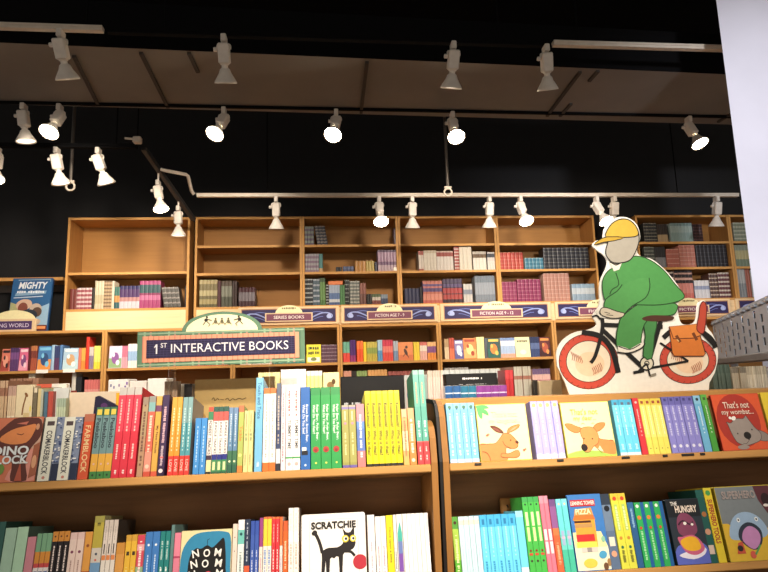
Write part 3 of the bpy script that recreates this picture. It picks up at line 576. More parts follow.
def lamp(top, d, lit, label, power=0., cone=75, drop=0., aim=None):
    top = Vector(top) - _z * drop
    r = thing('track_lamp', uniq(label), 'lamp', top, group='white track lamps')
    m = MB(); m.cbox((-.014, -.03, -.045), (.014, .03, -.0006), ENAM, .004)
    if drop: m.tube([(0, 0, -.001), (0, 0, drop - .012)], .007, ENAM, 8)
    m.build('adapter', r); r.scale = (1.08, 1.08, 1.08) if not drop else (1, 1, 1)
    R = basis(d); T = Matrix.Translation((0, 0, -.082)) @ R
    m = MB(); m.tube(smooth_open([(.0, 0, -.046), (.03, .0, -.05), (.036, 0, -.07), (.031, 0, -.082)], 4), .004, ENAM, 6); m.tube(smooth_open([(0, 0, -.046), (-.03, 0, -.05), (-.036, 0, -.07), (-.031, 0, -.082)], 4), .004, ENAM, 6); m.build('yoke', r)
    m = MB(); m.cbox((-.03, -.03, -.034), (.03, .03, .072), ENAM, .007, T); m.lathe([(.024, .0719), (.022, .078), (.012, .0784)], ENAM, T, 18); bo = m.build('lamp_body', r)
    m = MB(); m.lathe([(.001, -.012), (.011, -.012), (.012, -.009), (.012, .006)], ENAM, Matrix.Translation((0, 0, -.082)) @ Matrix.Rotation(RAD(90), 4, 'Y') @ Matrix.Translation((0, 0, -.042)), 12, True); m.build('pivot_knob', r)
    m = MB(); m.lathe([(.017, .0785), (.017, .098)], ENAM, T, 14); m.build('socket', bo)
    m = MB(); m.lathe([(.0175, .092), (.027, .1), (.034, .12), (.052, .15), (.06, .165), (.061, .172), (.057, .172), (.052, .155), (.034, .13)], ENAM, T, 24); rf = m.build('reflector', r)
    m = MB(); m.lathe([(0.001, .1665), (.03, .168), (.0545, .1655)], LIT if lit else DIM, T, 24); o = m.build('bulb_lens', rf)
    if power:
        ld = bpy.data.lights.new('lamp_beam', 'SPOT'); ld.energy = power; ld.color = (1, .86, .72); ld.spot_size = RAD(cone); ld.spot_blend = .7; ld.shadow_soft_size = .1
        lo = bpy.data.objects.new('lamp_beam', ld); COL.objects.link(lo); lo.parent = r
        pos = Vector((0, 0, -.082)) + R.to_3x3() @ Vector((0, 0, .19)); dd = Vector(aim) - (Vector(top) + pos) if aim else Vector(d)
        lo.location = pos; lo.rotation_euler = dd.to_track_quat('-Z', 'Y').to_euler()
    return r
def T1(px): 
    if px < 103: return on_line(t1a, t1b, px)
    if px > 553: return on_line(t1c, t1d, px)
    return on_line(t1b, t1c, px)
lamp(T1(61), (.1, .5, -1), False, 'white track lamp on the end of the first cream rail', PW1, aim=(-2.3, 5.5, 2.0))
lamp(T1(224), (0, .5, -1), False, 'white track lamp hanging alone between the first two dark seams', PW1, aim=(-1.0, 5.5, 1.9))
lamp(T1(453), (-.06, .45, -1), False, 'white track lamp hanging below the taupe panel middle', PW1, aim=(1.1, 5.5, 1.9))
lamp(T1(545.5), (.14, .45, -1), False, 'white track lamp at the start of the second cream rail', PW1, aim=(2.4, 5.5, 2.0))
# second row on the far edge of the bulkhead
def row2(px, py): return at_z(px, py, ZS - .018)
ra, rb = row2(-30, 103), row2(790, 119)
rail(ra, rb, 'black track rail fixed along the far edge of the taupe panel', BLACK, w_=.02, h_=.016, hang=False)
def T2(px): return on_line(ra, rb, px)
lamp(T2(24), (.12, .1, -1), False, 'white track lamp pointing down beside the brightest lamp', PW2)
lamp(T2(60), (-.12, -.5, -.85), True, 'brightest glowing track lamp aimed at the viewer', PW2)
lamp(T2(224), (-.26, -.5, -.83), True, 'glowing track lamp turned aside with oval lens, by the second seam', PW2)
lamp(T2(336), (-.16, -.55, -.82), True, 'glowing track lamp facing out beside the middle seam', PW2)
lamp(T2(452), (.0, -.55, -.82), True, 'glowing track lamp facing out above the hanging hook', PW2)
lamp(T2(688), (.14, -.4, -.9), True, 'glowing track lamp tilted toward the white column', PW2)
# third row
Y3 = 4.42; Z3 = zpx(80, 148, Y3); t3a, t3b = at_z(-40, 147, Z3), at_z(137, 148.5, Z3)
rail(t3a, t3b, 'dark track rail leading to the white pivot joint', BLACK)
def T3(px): return on_line(t3a, t3b, px)
lamp(T3(57), (.18, .15, -1), False, 'white track lamp beside the grey hanging pole', PW3, aim=(-2.3, 5.5, 2.4))
lamp(T3(98.5), (.3, .3, -1), False, 'white track lamp left of the white pivot joint'.replace('left of', 'one along from'), PW3, aim=(-1.6, 5.5, 2.4))
lamp(T3(-2), (.12, -.3, -1), True, 'glowing track lamp cut by the picture edge', PW3)
# track running back from the pivot joint
e0 = at(143, 150, 4.46); e1 = at_z(194, 224, e0.z - .0); e1 = at(193, 221, 5.25)
rail(e0, e1, 'dark track rail slanting back from the pivot joint', paint('#2c2a29', 'dark_grey_rail', .5), hang=False)
m = MB(); m.cbox((-.03, -.025, -.02), (.03, .025, .03), CREAMP, .008); m.tube([(-.09, 0, .02), (-.03, 0, .015)], .009, CREAMP, 8); m.tube([(.0, 0, .03), (0, 0, 4.598 - e0.z)], .005, BLACK, 6)
o = m.build('pivot_joint', loc=e0 + Vector((-.015, -.09, .035))); tag(o, uniq('white pivot joint where the dark rails meet'), 'joint')
q = [on_line(e0, e1, 157) + Vector((.03, -.0, .005)), on_line(e0, e1, 157) + Vector((.05, 0, -.002)), at(186, 174.5, 4.8), at(188, 176, 4.82), at(191.5, 191, 4.98), at(194, 194.2, 5.0)]
m = MB(); m.tube(q, .014, CREAMP, 8); o = m.build('conduit', org=q[0]); tag(o, uniq('bent white conduit stepping down to the long rail'), 'conduit')
def Te(px): return on_line(e0, e1, px)
lamp(Te(158.5), (.22, -.2, -.95), True, 'glowing track lamp on the slanting rail over the first bay', PW3, drop=.07, aim=(-2.2, 5.5, 2.3))
lamp(Te(178.5), (.02, .1, -1), False, 'small white track lamp on the slanting rail above the dark gap', 0, drop=.05)
# long rail before the upper bays
Y4 = 5.0; Z4 = zpx(450, 197, Y4); t4a, t4b = at_z(197, 196, Z4), at_z(745, 197.5, Z4)
t4a = Vector((at(197, 196, Y4).x, Y4, Z4)); t4b = Vector((at(738, 197, Y4).x, Y4, Z4))
rail(t4a, t4b, 'long white rail in front of the upper bays')
def T4(px): return on_line(t4a, t4b, px)
for px, d, lit, lab in ((276, (0, .25, -1), False, 'white track lamp before the second upper bay'), (379, (.02, -.5, -.85), True, 'glowing track lamp before the third upper bay'), (412, (0, .25, -1), False, 'white track lamp by the third bay divider'),
        (489, (0, .25, -1), False, 'white track lamp before the fourth bay far end'), (520, (.06, -.5, -.85), True, 'glowing track lamp before the fifth upper bay'), (596, (.2, -.45, -.9), True, 'glowing track lamp just over the cyclist yellow cap'),
        (613.5, (0, .25, -1), False, 'white track lamp close behind the cyclist cap'), (716, (.0, .25, -1), False, 'white track lamp nearest the white column'.replace('nearest', 'beside'))):
    lamp(T4(px), d, lit, lab, PW4 if not lit else PW4 * .6, cone=90)
# hooks / poles
def pole(px, y0, y1, Y, label):
    p, q = at(px, y0, Y), at(px, y1, Y); p.x = q.x
    r = thing('hanging_pole', uniq(label), 'pole', q)
    m = MB(); m.tube([(0, 0, .02), (0, 0, 4.598 - q.z)], .0125, paint('#6a645c', 'grey_conduit', .5, .3), 10); m.build('tube', r)
    m = MB(); m.tube([(.032 * math.cos(t), 0, -.02 + .032 * math.sin(t)) for t in [2 * math.pi * k / 18 for k in range(19)]], .008, CREAMP, 8); m.cbox((-.03, -.012, .012), (.03, .012, .03), CREAMP, .003); m.build('ring_clamp', r)
pole(70.5, 140, 184, 4.75, 'grey hanging pole with ring clamp by the white lamps')
pole(448, 158, 190, 4.75, 'grey hanging pole with ring clamp below the glowing lamp')
# ------------------------------------------------------------------ front display units (sloping shelves)
YF, TL = 2.0, RAD(12)
ct, st_ = math.cos(TL), math.sin(TL)
ZU = at(200, 474.3, YF).z; ZLO = at(720, 563.3, YF).z
ZLR = at(620, 393.5, 2.235).z; ZLL = 1.36
XM = at(440.3, 520, YF).x; XN = at(445.2, 520, YF).x
DARKW = wood('#7d5836', 'dark_wood_back', axis=0)  # darker brown wood tone for the display back panels
def tilt_mtx(x, z, y=YF): return Matrix.Translation((x, y, z)) @ Matrix.Rotation(-TL, 4, 'X')
def unit(x0, x1, ztop, label, shadow_side):
    o = Vector(((x0 + x1) / 2, YF + .3, 0)); r = thing('display_unit', uniq(label), 'display shelf', o, group='front display units')
    yt = YF + (ztop - ZU) * math.tan(TL)
    prof = [(YF, 0), (YF, ZU + .005), (yt - .012, ztop - .05), (yt + .01, ztop - .016), (yt + .05, ztop), (2.37, ztop), (2.37, 0)]
    for s, a in (('a', x0 + .001), ('b', x1 - .0215)):
        m = MB(); m.prism([(a, y, z) for y, z in prof], (.0205, 0, 0), MAPLE(2)); m.build('side_panel', r, o)
    if shadow_side:
        a = x0 - .0095; tp = [(YF + .004, .02), (YF + .004, ZU + .005), (yt - .008, ztop - .05), (yt + .014, ztop - .012), (yt + .05, ztop + .004), (2.37, ztop + .004), (2.37, ztop - .01), (yt + .055, ztop - .01), (yt + .03, ztop - .024), (yt + .01, ztop - .055), (YF + .03, ZU), (YF + .03, .02)]
        m = MB(); m.prism([(a, y, z) for y, z in tp], (.0098, 0, 0), paint('#15100d', 'gap_shadow_black', .6)); m.build('gap_shadow', r, o)  # black strip painted in as the shadow of the gap between units
    xa, xb = x0 + .0225, x1 - .0225
    for z in (ZU, ZLO, ZLO - .36):
        m = MB(); M4 = tilt_mtx(xa, z); m.box((0, .0205, -.022), (xb - xa, .236, -.0001), MAPLE(0), M4); m.cbox((0, -.0005, -.025), (xb - xa, .02, -.0001), EDGE(0), .003, M4); m.build('shelf', r, o)
    m = MB(); m.box((xa, 2.246, .1), (xb, 2.262, ztop - .0305), DARKW); m.build('back_panel', r, o)
    m = MB(); m.cbox((xa, 2.235, ztop - .03), (xb, 2.369, ztop - .0005), EDGE(0), .003); m.build('top_ledge', r, o)
    m = MB(); m.box((xa, YF + .03, 0), (xb, YF + .045, .1), MAPLE(0)); m.build('plinth', r, o)
    return r
unit(XM - 1.7, XM, ZLL, 'sloped wooden display unit on the tartan sign side', False)
unit(XN, XN + 1.5, ZLR, 'sloped wooden display unit with painted gap shadow at its side, under the cyclist cutout', True)
# table behind, carrying the second tier of books
ZRT = 1.15
o = Vector((.3, 2.6, 0)); r = thing('back_table', uniq('wooden table behind the front display, carrying upright albums'), 'table', o)
m = MB(); m.cbox((XM - 2.1, 2.385, ZRT - .03), (1.92, 2.95, ZRT), MAPLE(0), .004); m.build('table_top', r, o)
for x in (XM - 2.05, 1.84):
    for y in (2.4, 2.87): m = MB(); m.cbox((x, y, 0), (x + .06, y + .06, ZRT - .0305), MAPLE(2), .004); m.build('leg', r, o)

# ------------------------------------------------------------------ books of the front display
def T_(txt, c, v0, v1, s=.6, u=.5, b=.012): return lambda a: a.text(txt, u, (v0 + v1) / 2, (v1 - v0) * a.H, s * a.W, c, b, rot=-90)
def ST(c, v0, v1, u0=.3, u1=.7, n=14): return lambda a: a.strokes(u0, v0, u1, v1, c, 'v', n)
def DI(c, v, r, u=.5): return lambda a: a.ell(u, v, r, r * a.W / a.H, c)
def RC(c, v0, v1, u0=.02, u1=.98): return lambda a: a.rect(u0, v0, u1, v1, c)
def cover_mesh(w, h, d, bands, side, t=.0022):
    m = MB(); c0 = min(.0012, w * .1)
    for i, (z, c) in enumerate(bands):
        z0, z1 = z * h, (bands[i + 1][0] if i + 1 < len(bands) else 1) * h
        P = [(0, c0), (c0, 0), (w - c0, 0), (w, c0), (w - t, t), (t, t)]
        vs = [(x, y, z0) for x, y in P] + [(x, y, z1) for x, y in P]
        F = [(0, 1, 7, 6), (1, 2, 8, 7), (2, 3, 9, 8), (4, 5, 11, 10)]
        if i == 0: F.append((0, 5, 4, 3, 2, 1))
        if i == len(bands) - 1: F.append((6, 7, 8, 9, 10, 11))
        m.add(vs, F, c)
    m.box((0, c0, 0), (t, d, h), side); m.box((w - t, c0, 0), (w, d, h), side)
    return m
def page_mesh(w, h, d, t=.0022, c='#efe6d0'):
    m = MB(); m.box((t + .0002, t + .0002, .003), (w - t - .0002, d - .003, h - .003), c); return m
def front_run(kind, x0, x1, top, n, look, bands, marks, where, zs, yref, d=.2, side=None, noun='book', extra=None):
    if not isinstance(bands, list): bands = [(0, bands)]
    X0, X1 = on_tilt(x0, yref, YF, zs, TL).x, on_tilt(x1, yref, YF, zs, TL).x
    xt = (x0 + x1) / 2; X = (X0 + X1) / 2; lo, hi = .02, .6
    for _ in range(40):
        k = (lo + hi) / 2
        if proj((X, YF + k * st_, zs + k * ct))[1] > top: lo = k
        else: hi = k
    h = lo; W = (X1 - X0) / n; w = W - .0007
    if side is None:
        best = 0
        for i, (z, c) in enumerate(bands):
            e = (bands[i + 1][0] if i + 1 < len(bands) else 1) - z
            if e > best: best, side = e, c
    d = min(d, (.232 - h * st_) / ct - .008)
    mc = cover_mesh(w, h, d, bands, side).mesh('cover'); mp = page_mesh(w, h, d).mesh('pages')
    a = Art(-.0003, .00012, 0, 0, w, h)
    for f in marks: f(a)
    ma = a.b.mesh('spine_print') if a.b.f else None
    for i in range(n):
        j = random.uniform(0, .003) + .003
        lab = '%s %s, %s of %s from left, %s' % (look, noun, ORD[i], NUM[n], where) if n > 1 else '%s %s on the %s' % (look, noun, where)
        r = thing(kind, uniq(lab), 'book', (X0 + W * i + .00035, YF + j * ct + .0006 * st_, zs - j * st_ + .0006 * ct), (-TL, 0, 0), '%s %ss on the %s' % (look, noun, where))
        for nm, me in (('cover', mc), ('pages', mp), ('spine_print', ma)):
            if me:
                p = bpy.data.objects.new(nm, me); COL.objects.link(p); p.parent = cv if nm == 'spine_print' else r
                if nm == 'cover': cv = p
    return X0, X1, h
def front_face(kind, x0, x1, top, label, draw, zs, yref, base, t=.012, y0=.0, edge=None, pages='#efe6d0', round_=.0, titled=None):
    X0, X1 = on_tilt(x0, yref, YF, zs, TL).x, on_tilt(x1, yref, YF, zs, TL).x
    X = (X0 + X1) / 2; lo, hi = .02, .6
    for _ in range(40):
        k = (lo + hi) / 2
        if proj((X, YF + k * st_, zs + k * ct))[1] > top: lo = k
        else: hi = k
    h = lo; w = X1 - X0
    r = thing(kind, uniq(label), 'book', (X0, YF + (.003 + y0) * ct + .0006 * st_, zs - (.003 + y0) * st_ + .0006 * ct), (-TL, 0, 0))
    def outline(y, g=0):
        c = round_ or .002; P = []
        for cx, cz, a0 in ((w - c - g, c + g, -90), (w - c - g, h - c - g, 0), (c + g, h - c - g, 90), (c + g, c + g, 180)):
            for k in range(5): a_ = RAD(a0 + k * 22.5); P.append((cx + c * math.cos(a_), y, cz + c * math.sin(a_)))
        return P
    m = MB(); m.prism(outline(0), (0, .0022, 0), base, edge or base); m.prism(outline(t - .0022), (0, .0022, 0), base, edge or base); m.box((0, .0023, .003), (.0022, t - .0023, h - .003), edge or base); cv = m.build('cover', r)
    m = MB(); m.prism(outline(.0023, .0025), (0, t - .0046, 0), pages); m.build('pages', r)
    a = Art(-.0002, .00012, 0, 0, w, h); a.clip = True; draw(a); a.build('cover_picture', cv)
    if titled: a = Art(-.0032, .00012, 0, 0, w, h); titled(a); a.build('title_lettering', cv)
    return r

U, Lw, UR_, LR_ = 'upper shelf, tartan sign side', 'lower shelf, tartan sign side', 'upper shelf below the cyclist', 'lower shelf below the cyclist'
def ul(*a, **k): return front_run('picture_book', *a[:7], U, ZU, 472, **k)
# --- upper shelf, tartan sign side
def d_dino(a):
    a.rect(0, 0, 1, 1, '#c87454'); a.poly([(.0, .02), (.3, .05), (.25, .3), (.0, .38)], '#8ca058', 3); a.poly([(.5, .05), (.98, .02), (.98, .5), (.8, .45)], '#d89080', 3); a.poly([(.75, .6), (.99, .5), (.99, .9), (.9, .95)], '#c8a088', 3); a.poly([(.0, .62), (.2, .72), (.5, .98), (.74, .99), (.96, .95), (.99, .7), (.85, .5), (.8, .3), (.86, .02), (.6, .02), (.58, .28), (.45, .4), (.2, .42), (0, .4)], '#5a2a20', 3)
    a.poly([(.3, .66), (.48, .8), (.72, .86), (.88, .88), (.86, .74), (.76, .6), (.5, .58)], '#d8854c', 3); a.poly([(.55, .9), (.75, .93), (.72, .88)], '#c06c58'); a.line([(.58, .74), (.66, .72), (.7, .74)], .002, '#4a2018')
    a.poly([(.9, .55), (.99, .6), (.99, .1), (.88, .05)], '#a05c40'); a.ell(.94, .3, .04, .1, '#d8a078'); a.ell(.35, .2, .12, .1, '#6a8c3c'); a.rect(.62, .28, .84, .3, '#e8dcd0'); a.poly([(.66, .02), (.72, .3), (.78, .02)], '#b0543c'); a.ell(.92, .84, .03, .05, '#c8906c')
front_face('picture_book', -26, 35, 417.5, 'brown and orange book lettered DINO BLOCK at the start of the shelf', d_dino, ZU, 476, '#7c3a28', t=.03,
    titled=lambda a: (a.text('DINO', .53, .48, a.W * .6, a.H * .14, '#dfe4e4', .03), a.text('BLOCK', .53, .34, a.W * .62, a.H * .13, '#dfe4e4', .03)))
speck = lambda u0, u1: (lambda a: [a.rect(u0, .0, u1, .26, '#1f2a44')] + [a.ell(u0 + (u1 - u0) * random.random(), .28 + .7 * random.random(), .06, .012, random.choice(['#e4e4e0', '#3c4c78', '#8a9ab8'])) for _ in range(34)])
ul(38, 57.5, 417, 1, 'white COMAKERBLOCK', '#7c88a0', [speck(.62, 1), RC('#dcdccb', 0, 1, .0, .6), RC('#4a3c3c', .86, .93, .12, .5), T_('COMAKERBLOCK', '#34343c', .1, .78, .3, .3, .02), DI('#c08070', .05, .08, .3)], d=.17)
ul(57.5, 76, 417, 1, 'second white COMAKERBLOCK', '#7c88a0', [speck(.62, 1), RC('#dcdccb', 0, 1, .0, .6), RC('#4a3c3c', .86, .93, .12, .5), T_('COMAKERBLOCK', '#34343c', .1, .78, .3, .3, .02), DI('#c08070', .05, .08, .3)], d=.17)
ul(77, 87.5, 414, 1, 'orange red FARMBLOCK', [(0, '#c8502c'), (.88, '#b0664c')], [T_('FARMBLOCK', '#e8c890', .1, .82, .55)], d=.17)
ul(88.5, 110, 407, 3, 'slate green Peekaboo', [(0, '#3c7c3c'), (.1, '#d8a23c'), (.34, '#6c8c8c'), (.88, '#3c6c4c')], [RC('#d8c04c', .89, .97, .15, .85), T_('Peekaboo', '#26343c', .42, .84, .6, b=.02), DI('#1c2c1c', .05, .14), DI('#d8b0a0', .2, .15)], d=.17)
ul(110.2, 134, 387, 3, 'tall red', [(0, '#c82838'), (.04, '#cf2f40'), (.5, '#d83c50'), (.91, '#b8b4ac')], [ST('#e8b8b0', .5, .86, .35, .6, 10), ST('#e8c8c0', .2, .36, .35, .6, 6), ST('#f0d8d0', .04, .1, .4, .7, 3)], d=.22)
ul(135.8, 142, 397, 1, 'beige and brown', [(0, '#b08868'), (.5, '#a8906c'), (.9, '#94806c')], [ST('#6c4c3c', .1, .9)], d=.2)
ul(142.3, 149.5, 396, 1, 'salmon', [(0, '#c04c38'), (.06, '#d88c78'), (.3, '#cc6450'), (.8, '#7ca8a4'), (.92, '#8c8c84')], [ST('#e8d0b8', .3, .75), DI('#e8c0a8', .12, .3)], d=.2)
ul(149.8, 156, 396, 1, 'yellow with violet top', [(0, '#c8543c'), (.06, '#d0a048'), (.8, '#6a3c60'), (.88, '#c8a050')], [T_('My New House', '#5c3420', .15, .75, .5)], d=.2)
ul(156.5, 163.8, 395, 1, 'dark plum', [(0, '#2c1c3c'), (.1, '#382448')], [ST('#d0a8b0', .4, .85), DI('#e8d0d0', .06, .3), DI('#c8544c', .22, .25), ST('#c8b0b8', .12, .36)], d=.2)
ul(166.5, 177.6, 397, 2, 'orange with red foot', [(0, '#d03830'), (.24, '#d89030'), (.7, '#cf9a3c')], [ST('#f0d0a0', .3, .9, .35, .65), T_('LOVE', '#f0c8b8', .04, .2, .5)], d=.2)
ul(177.9, 188.4, 397, 2, 'teal with red foot', [(0, '#d03830'), (.24, '#4c9098'), (.66, '#789c9c')], [ST('#b8d4d0', .3, .9, .35, .65), T_('LOVE', '#f0c8b8', .04, .2, .5)], d=.2, side='#8a8078')
ul(192, 204.4, 418, 2, 'plain sky blue', '#3f86c4', [ST('#a8ccec', .12, .85, .38, .62, 12)], d=.16)
ul(205, 210.2, 407, 1, 'white FOREST TRACKS', [(0, '#2c2c20'), (.03, '#d8d098'), (.2, '#3c2c40'), (.27, '#e8e0d8'), (.8, '#3c7c54'), (.93, '#c84c3c')], [T_('FOREST TRACKS', '#34343c', .28, .79, .6, b=.02)], d=.16)
ul(210.4, 226, 406.5, 3, 'white JUNGLE TRACKS', [(0, '#2c5c40'), (.03, '#3c8450'), (.2, '#28307c'), (.28, '#ecE4dc'), (.78, '#d85850'), (.92, '#2c5448')], [T_('JUNGLE TRACKS', '#34343c', .29, .77, .6, b=.02), RC('#d8d8a0', .05, .17, .25, .75)], d=.16)
ul(226.4, 236, 407.5, 2, 'slate blue over green', [(0, '#2c5c44'), (.12, '#3c6c4c'), (.33, '#5c80a0'), (.8, '#6c88a8')], [ST('#c8d8e0', .4, .9, .35, .65), DI('#d8d8b0', .17, .25)], d=.16)
ul(236.3, 242, 405.5, 1, 'lime with orange top', [(0, '#c87c38'), (.1, '#a8b45c'), (.9, '#d0704c')], [T_('Tickle', '#d07838', .4, .75, .6), DI('#e8dc80', .25, .3)], d=.16)
ul(242.4, 252, 410.5, 2, 'pale yellow', '#dccf8c', [ST('#8c9c6c', .5, .62, .2, .8, 5), ST('#a89c6c', .1, .3, .3, .6), ST('#a89c6c', .65, .95, .3, .6)], d=.16)
ul(253.5, 261.3, 377.5, 1, 'tall light blue', '#74b4d8', [T_('Touch and Trace', '#34607c', .55, .95, .5), ST('#d8e8f0', .05, .1)], d=.22)
ul(261.8, 275, 388, 2, 'white with orange ends', [(0, '#e0702c'), (.1, '#f2eadc'), (.93, '#e0743c')], [ST('#a89890', .16, .86, .4, .6, 22)], d=.22)
ul(275.3, 280, 383, 1, 'navy with white foot', [(0, '#2c2c34'), (.08, '#e0dcd8'), (.24, '#3c4868'), (.6, '#5c6478')], [ST('#c0b0a0', .3, .85)], d=.22)
ul(280.3, 285, 385, 1, 'pinkish white', '#e8d8d8', [ST('#c08090', .1, .9, .3, .6, 22)], d=.22)
ul(285.3, 300, 384.5, 2, 'white TUMMY TIME', [(0, '#f4f0e8'), (.13, '#4c9c5c'), (.15, '#f6f2ea')], [T_('TUMMY TIME', '#5c5c60', .24, .58, .5, b=.02), ST('#d86868', .62, .95, .3, .6, 10), DI('#d8a8a0', .07, .25)], d=.22)
ul(300.4, 310.4, 387, 1, 'royal blue bear', '#2a64ac', [T_('Brown Bear, Brown Bear,', '#f0f4f8', .32, .78, .28, .66, .015), T_('What Do You See?', '#f0f4f8', .42, .78, .28, .34, .015), RC('#f0f0ec', .22, .26, .15, .6), RC('#1c1c20', .17, .22, .1, .75), DI('#c8d8e8', .05, .12)], d=.22)
ul(310.8, 342, 387, 3, 'green bear', [(0, '#2f9a4c'), (.9, '#2c8c48')], [T_('Polar Bear, Polar Bear,', '#f0f8f0', .34, .78, .26, .66, .015), T_('What Do You Hear?', '#f0f8f0', .42, .78, .26, .34, .015), DI('#b03c34', .23, .3), DI('#8c2c2c', .22, .14), DI('#d8e060', .07, .1)], d=.22)
ul(342.8, 357.6, 405, 2, 'olive and violet', [(0, '#6c5ca0'), (.04, '#98944c'), (.08, '#a4a058'), (.93, '#8a7cac'), (.97, '#b0a890')], [ST('#e0dca0', .2, .55, .35, .6, 10), DI('#e8d090', .35, .14), DI('#c88ca0', .7, .2), ST('#e8e4c0', .75, .9, .35, .6, 5)], d=.17)
ul(358, 366.4, 404, 1, 'pink and blue', [(0, '#d07c78'), (.25, '#5c78b8'), (.6, '#6c90c8'), (.72, '#d88c94')], [ST('#f0e8e8', .15, .85, .35, .65)], d=.17)
ul(367.4, 404, 390.5, 6, 'yellow Knock-knock', [(0, '#242018'), (.035, '#e6d818'), (.96, '#d8c838')], [T_('Knock-knock?', '#2c2c1c', .5, .83, .62, b=.03), T_('Who is that?', '#2c2c1c', .14, .47, .62, b=.02), DI('#b8a828', .08, .14)], d=.19)
ul(404.6, 410.6, 409, 1, 'peach', [(0, '#e0a860'), (.25, '#ecd8a8'), (.6, '#e8a868'), (.85, '#e0b088')], [ST('#c86848', .15, .85)], d=.17)
ul(410.9, 418, 408, 1, 'orange and cream', [(0, '#dc8440'), (.4, '#e89860'), (.8, '#e0a474')], [ST('#f8e8d0', .2, .8), DI('#f0e0c0', .08, .25)], d=.17)
ul(419, 431.6, 370, 2, 'tall teal with red foot', [(0, '#d03c40'), (.22, '#e04c4c'), (.235, '#58a490'), (.6, '#64ac98'), (.95, '#8cb8a8')], [ST('#e0f0e8', .28, .45, .35, .7, 7), ST('#c8a080', .6, .9, .35, .6, 10), ST('#f0c8c0', .04, .18, .35, .6, 5)], d=.22)
# --- upper shelf below the cyclist
def ur(*a, **k): return front_run('board_book', *a[:7], UR_, ZU, 462, **k)
ur(450.6, 480.3, 403, 4, 'pale azure', [(0, '#bcd8e8'), (.06, '#7cc0ea'), (.9, '#8ccaf0')], [DI('#4c7c5c', .93, .24), DI('#3c5c7c', .9, .12), ST('#d8f0f8', .25, .85, .35, .6, 14), ST('#e8f4f8', .1, .2, .3, .6, 3)], d=.17)
def animal_cover(bg, grass=None):
    def f(a): a.rect(0, 0, 1, 1, bg)
    return f
FUR = '#d98c4c'; LINE = '#7a3c1c'
def d_roo(a):
    a.rect(.01, .01, .99, .99, '#f4efb4')
    for p in ([(.0, .98), (.18, .99), (.26, .93), (.1, .92)], [(.0, .96), (.2, .9), (.24, .8), (.1, .86)], [(.02, .95), (.12, .86), (.1, .74), (.04, .8)]): a.poly(p, '#5cac64', 3)
    body = [(.0, .0), (.0, .29), (.18, .3), (.32, .31), (.42, .4), (.5, .47), (.62, .46), (.72, .36), (.76, .28), (.72, .21), (.6, .2), (.52, .22), (.5, .12), (.5, .0)]
    a.poly(body, FUR, 4); a.line(body[1:13], .0016, LINE, smooth=4)
    e1 = [(.47, .47), (.36, .5), (.27, .57), (.25, .61), (.34, .61), (.45, .55), (.5, .49)]; e2 = [(.57, .48), (.6, .55), (.7, .6), (.83, .62), (.8, .56), (.7, .51), (.6, .48)]
    a.poly(e1, '#6a3420', 4); a.poly([(.45, .49), (.36, .52), (.29, .58), (.38, .56)], '#90503c', 3); a.poly(e2, FUR, 4); a.line(e2, .0014, LINE, True, 4); a.poly([(.62, .5), (.68, .55), (.78, .59), (.72, .54)], '#d8a078', 3)
    a.line([(.46, .34), (.5, .26), (.6, .21)], .0014, LINE, smooth=4); a.ell(.74, .31, .035, .025, '#5c2c18', -40)
    arm = [(.42, .13), (.55, .12), (.7, .17), (.76, .15), (.76, .08), (.68, .04), (.5, .05), (.4, .07)]; a.poly(arm, FUR, 4); a.line(arm, .0014, LINE, True, 4)
    a.ell(.62, .35, .012, .012, '#3c2014'); a.line([(.04, .17), (.12, .15), (.17, .08), (.18, .01)], .0014, LINE, smooth=3)
    for u, v in ((.17, .45), (.86, .17)): a.ell(u, v, .028, .02, '#c86c54', 30); a.ell(u + .03, v + .015, .02, .016, '#d88c6c', -30)
def title(t1, t2, v1, v2, c, u=.52, s=.11, w1=.6, w2=.6):
    return lambda a: (a.text(t1, u, v1, a.W * w1, a.H * s, c, .004), a.text(t2, u, v2, a.W * w2, a.H * s, c, .004))
front_face('board_book', 481.4, 533, 404, 'pale yellow board book with an orange kangaroo on its cover', d_roo, ZU, 462, '#e8d850', titled=title("That's not", 'my kangaroo...', .82, .69, '#f6f0b8', .55, .11, .5, .62))
ur(538, 567.3, 401, 4, 'lavender', [(0, '#d0d0e8'), (.08, '#b0acea'), (.8, '#b8b4f0')], [DI('#e4d080', .93, .3), ST('#e8e8f8', .45, .85, .35, .6, 12), ST('#c8c8f0', .2, .4, .35, .65, 6), DI('#e8e8f4', .07, .2)], d=.17)
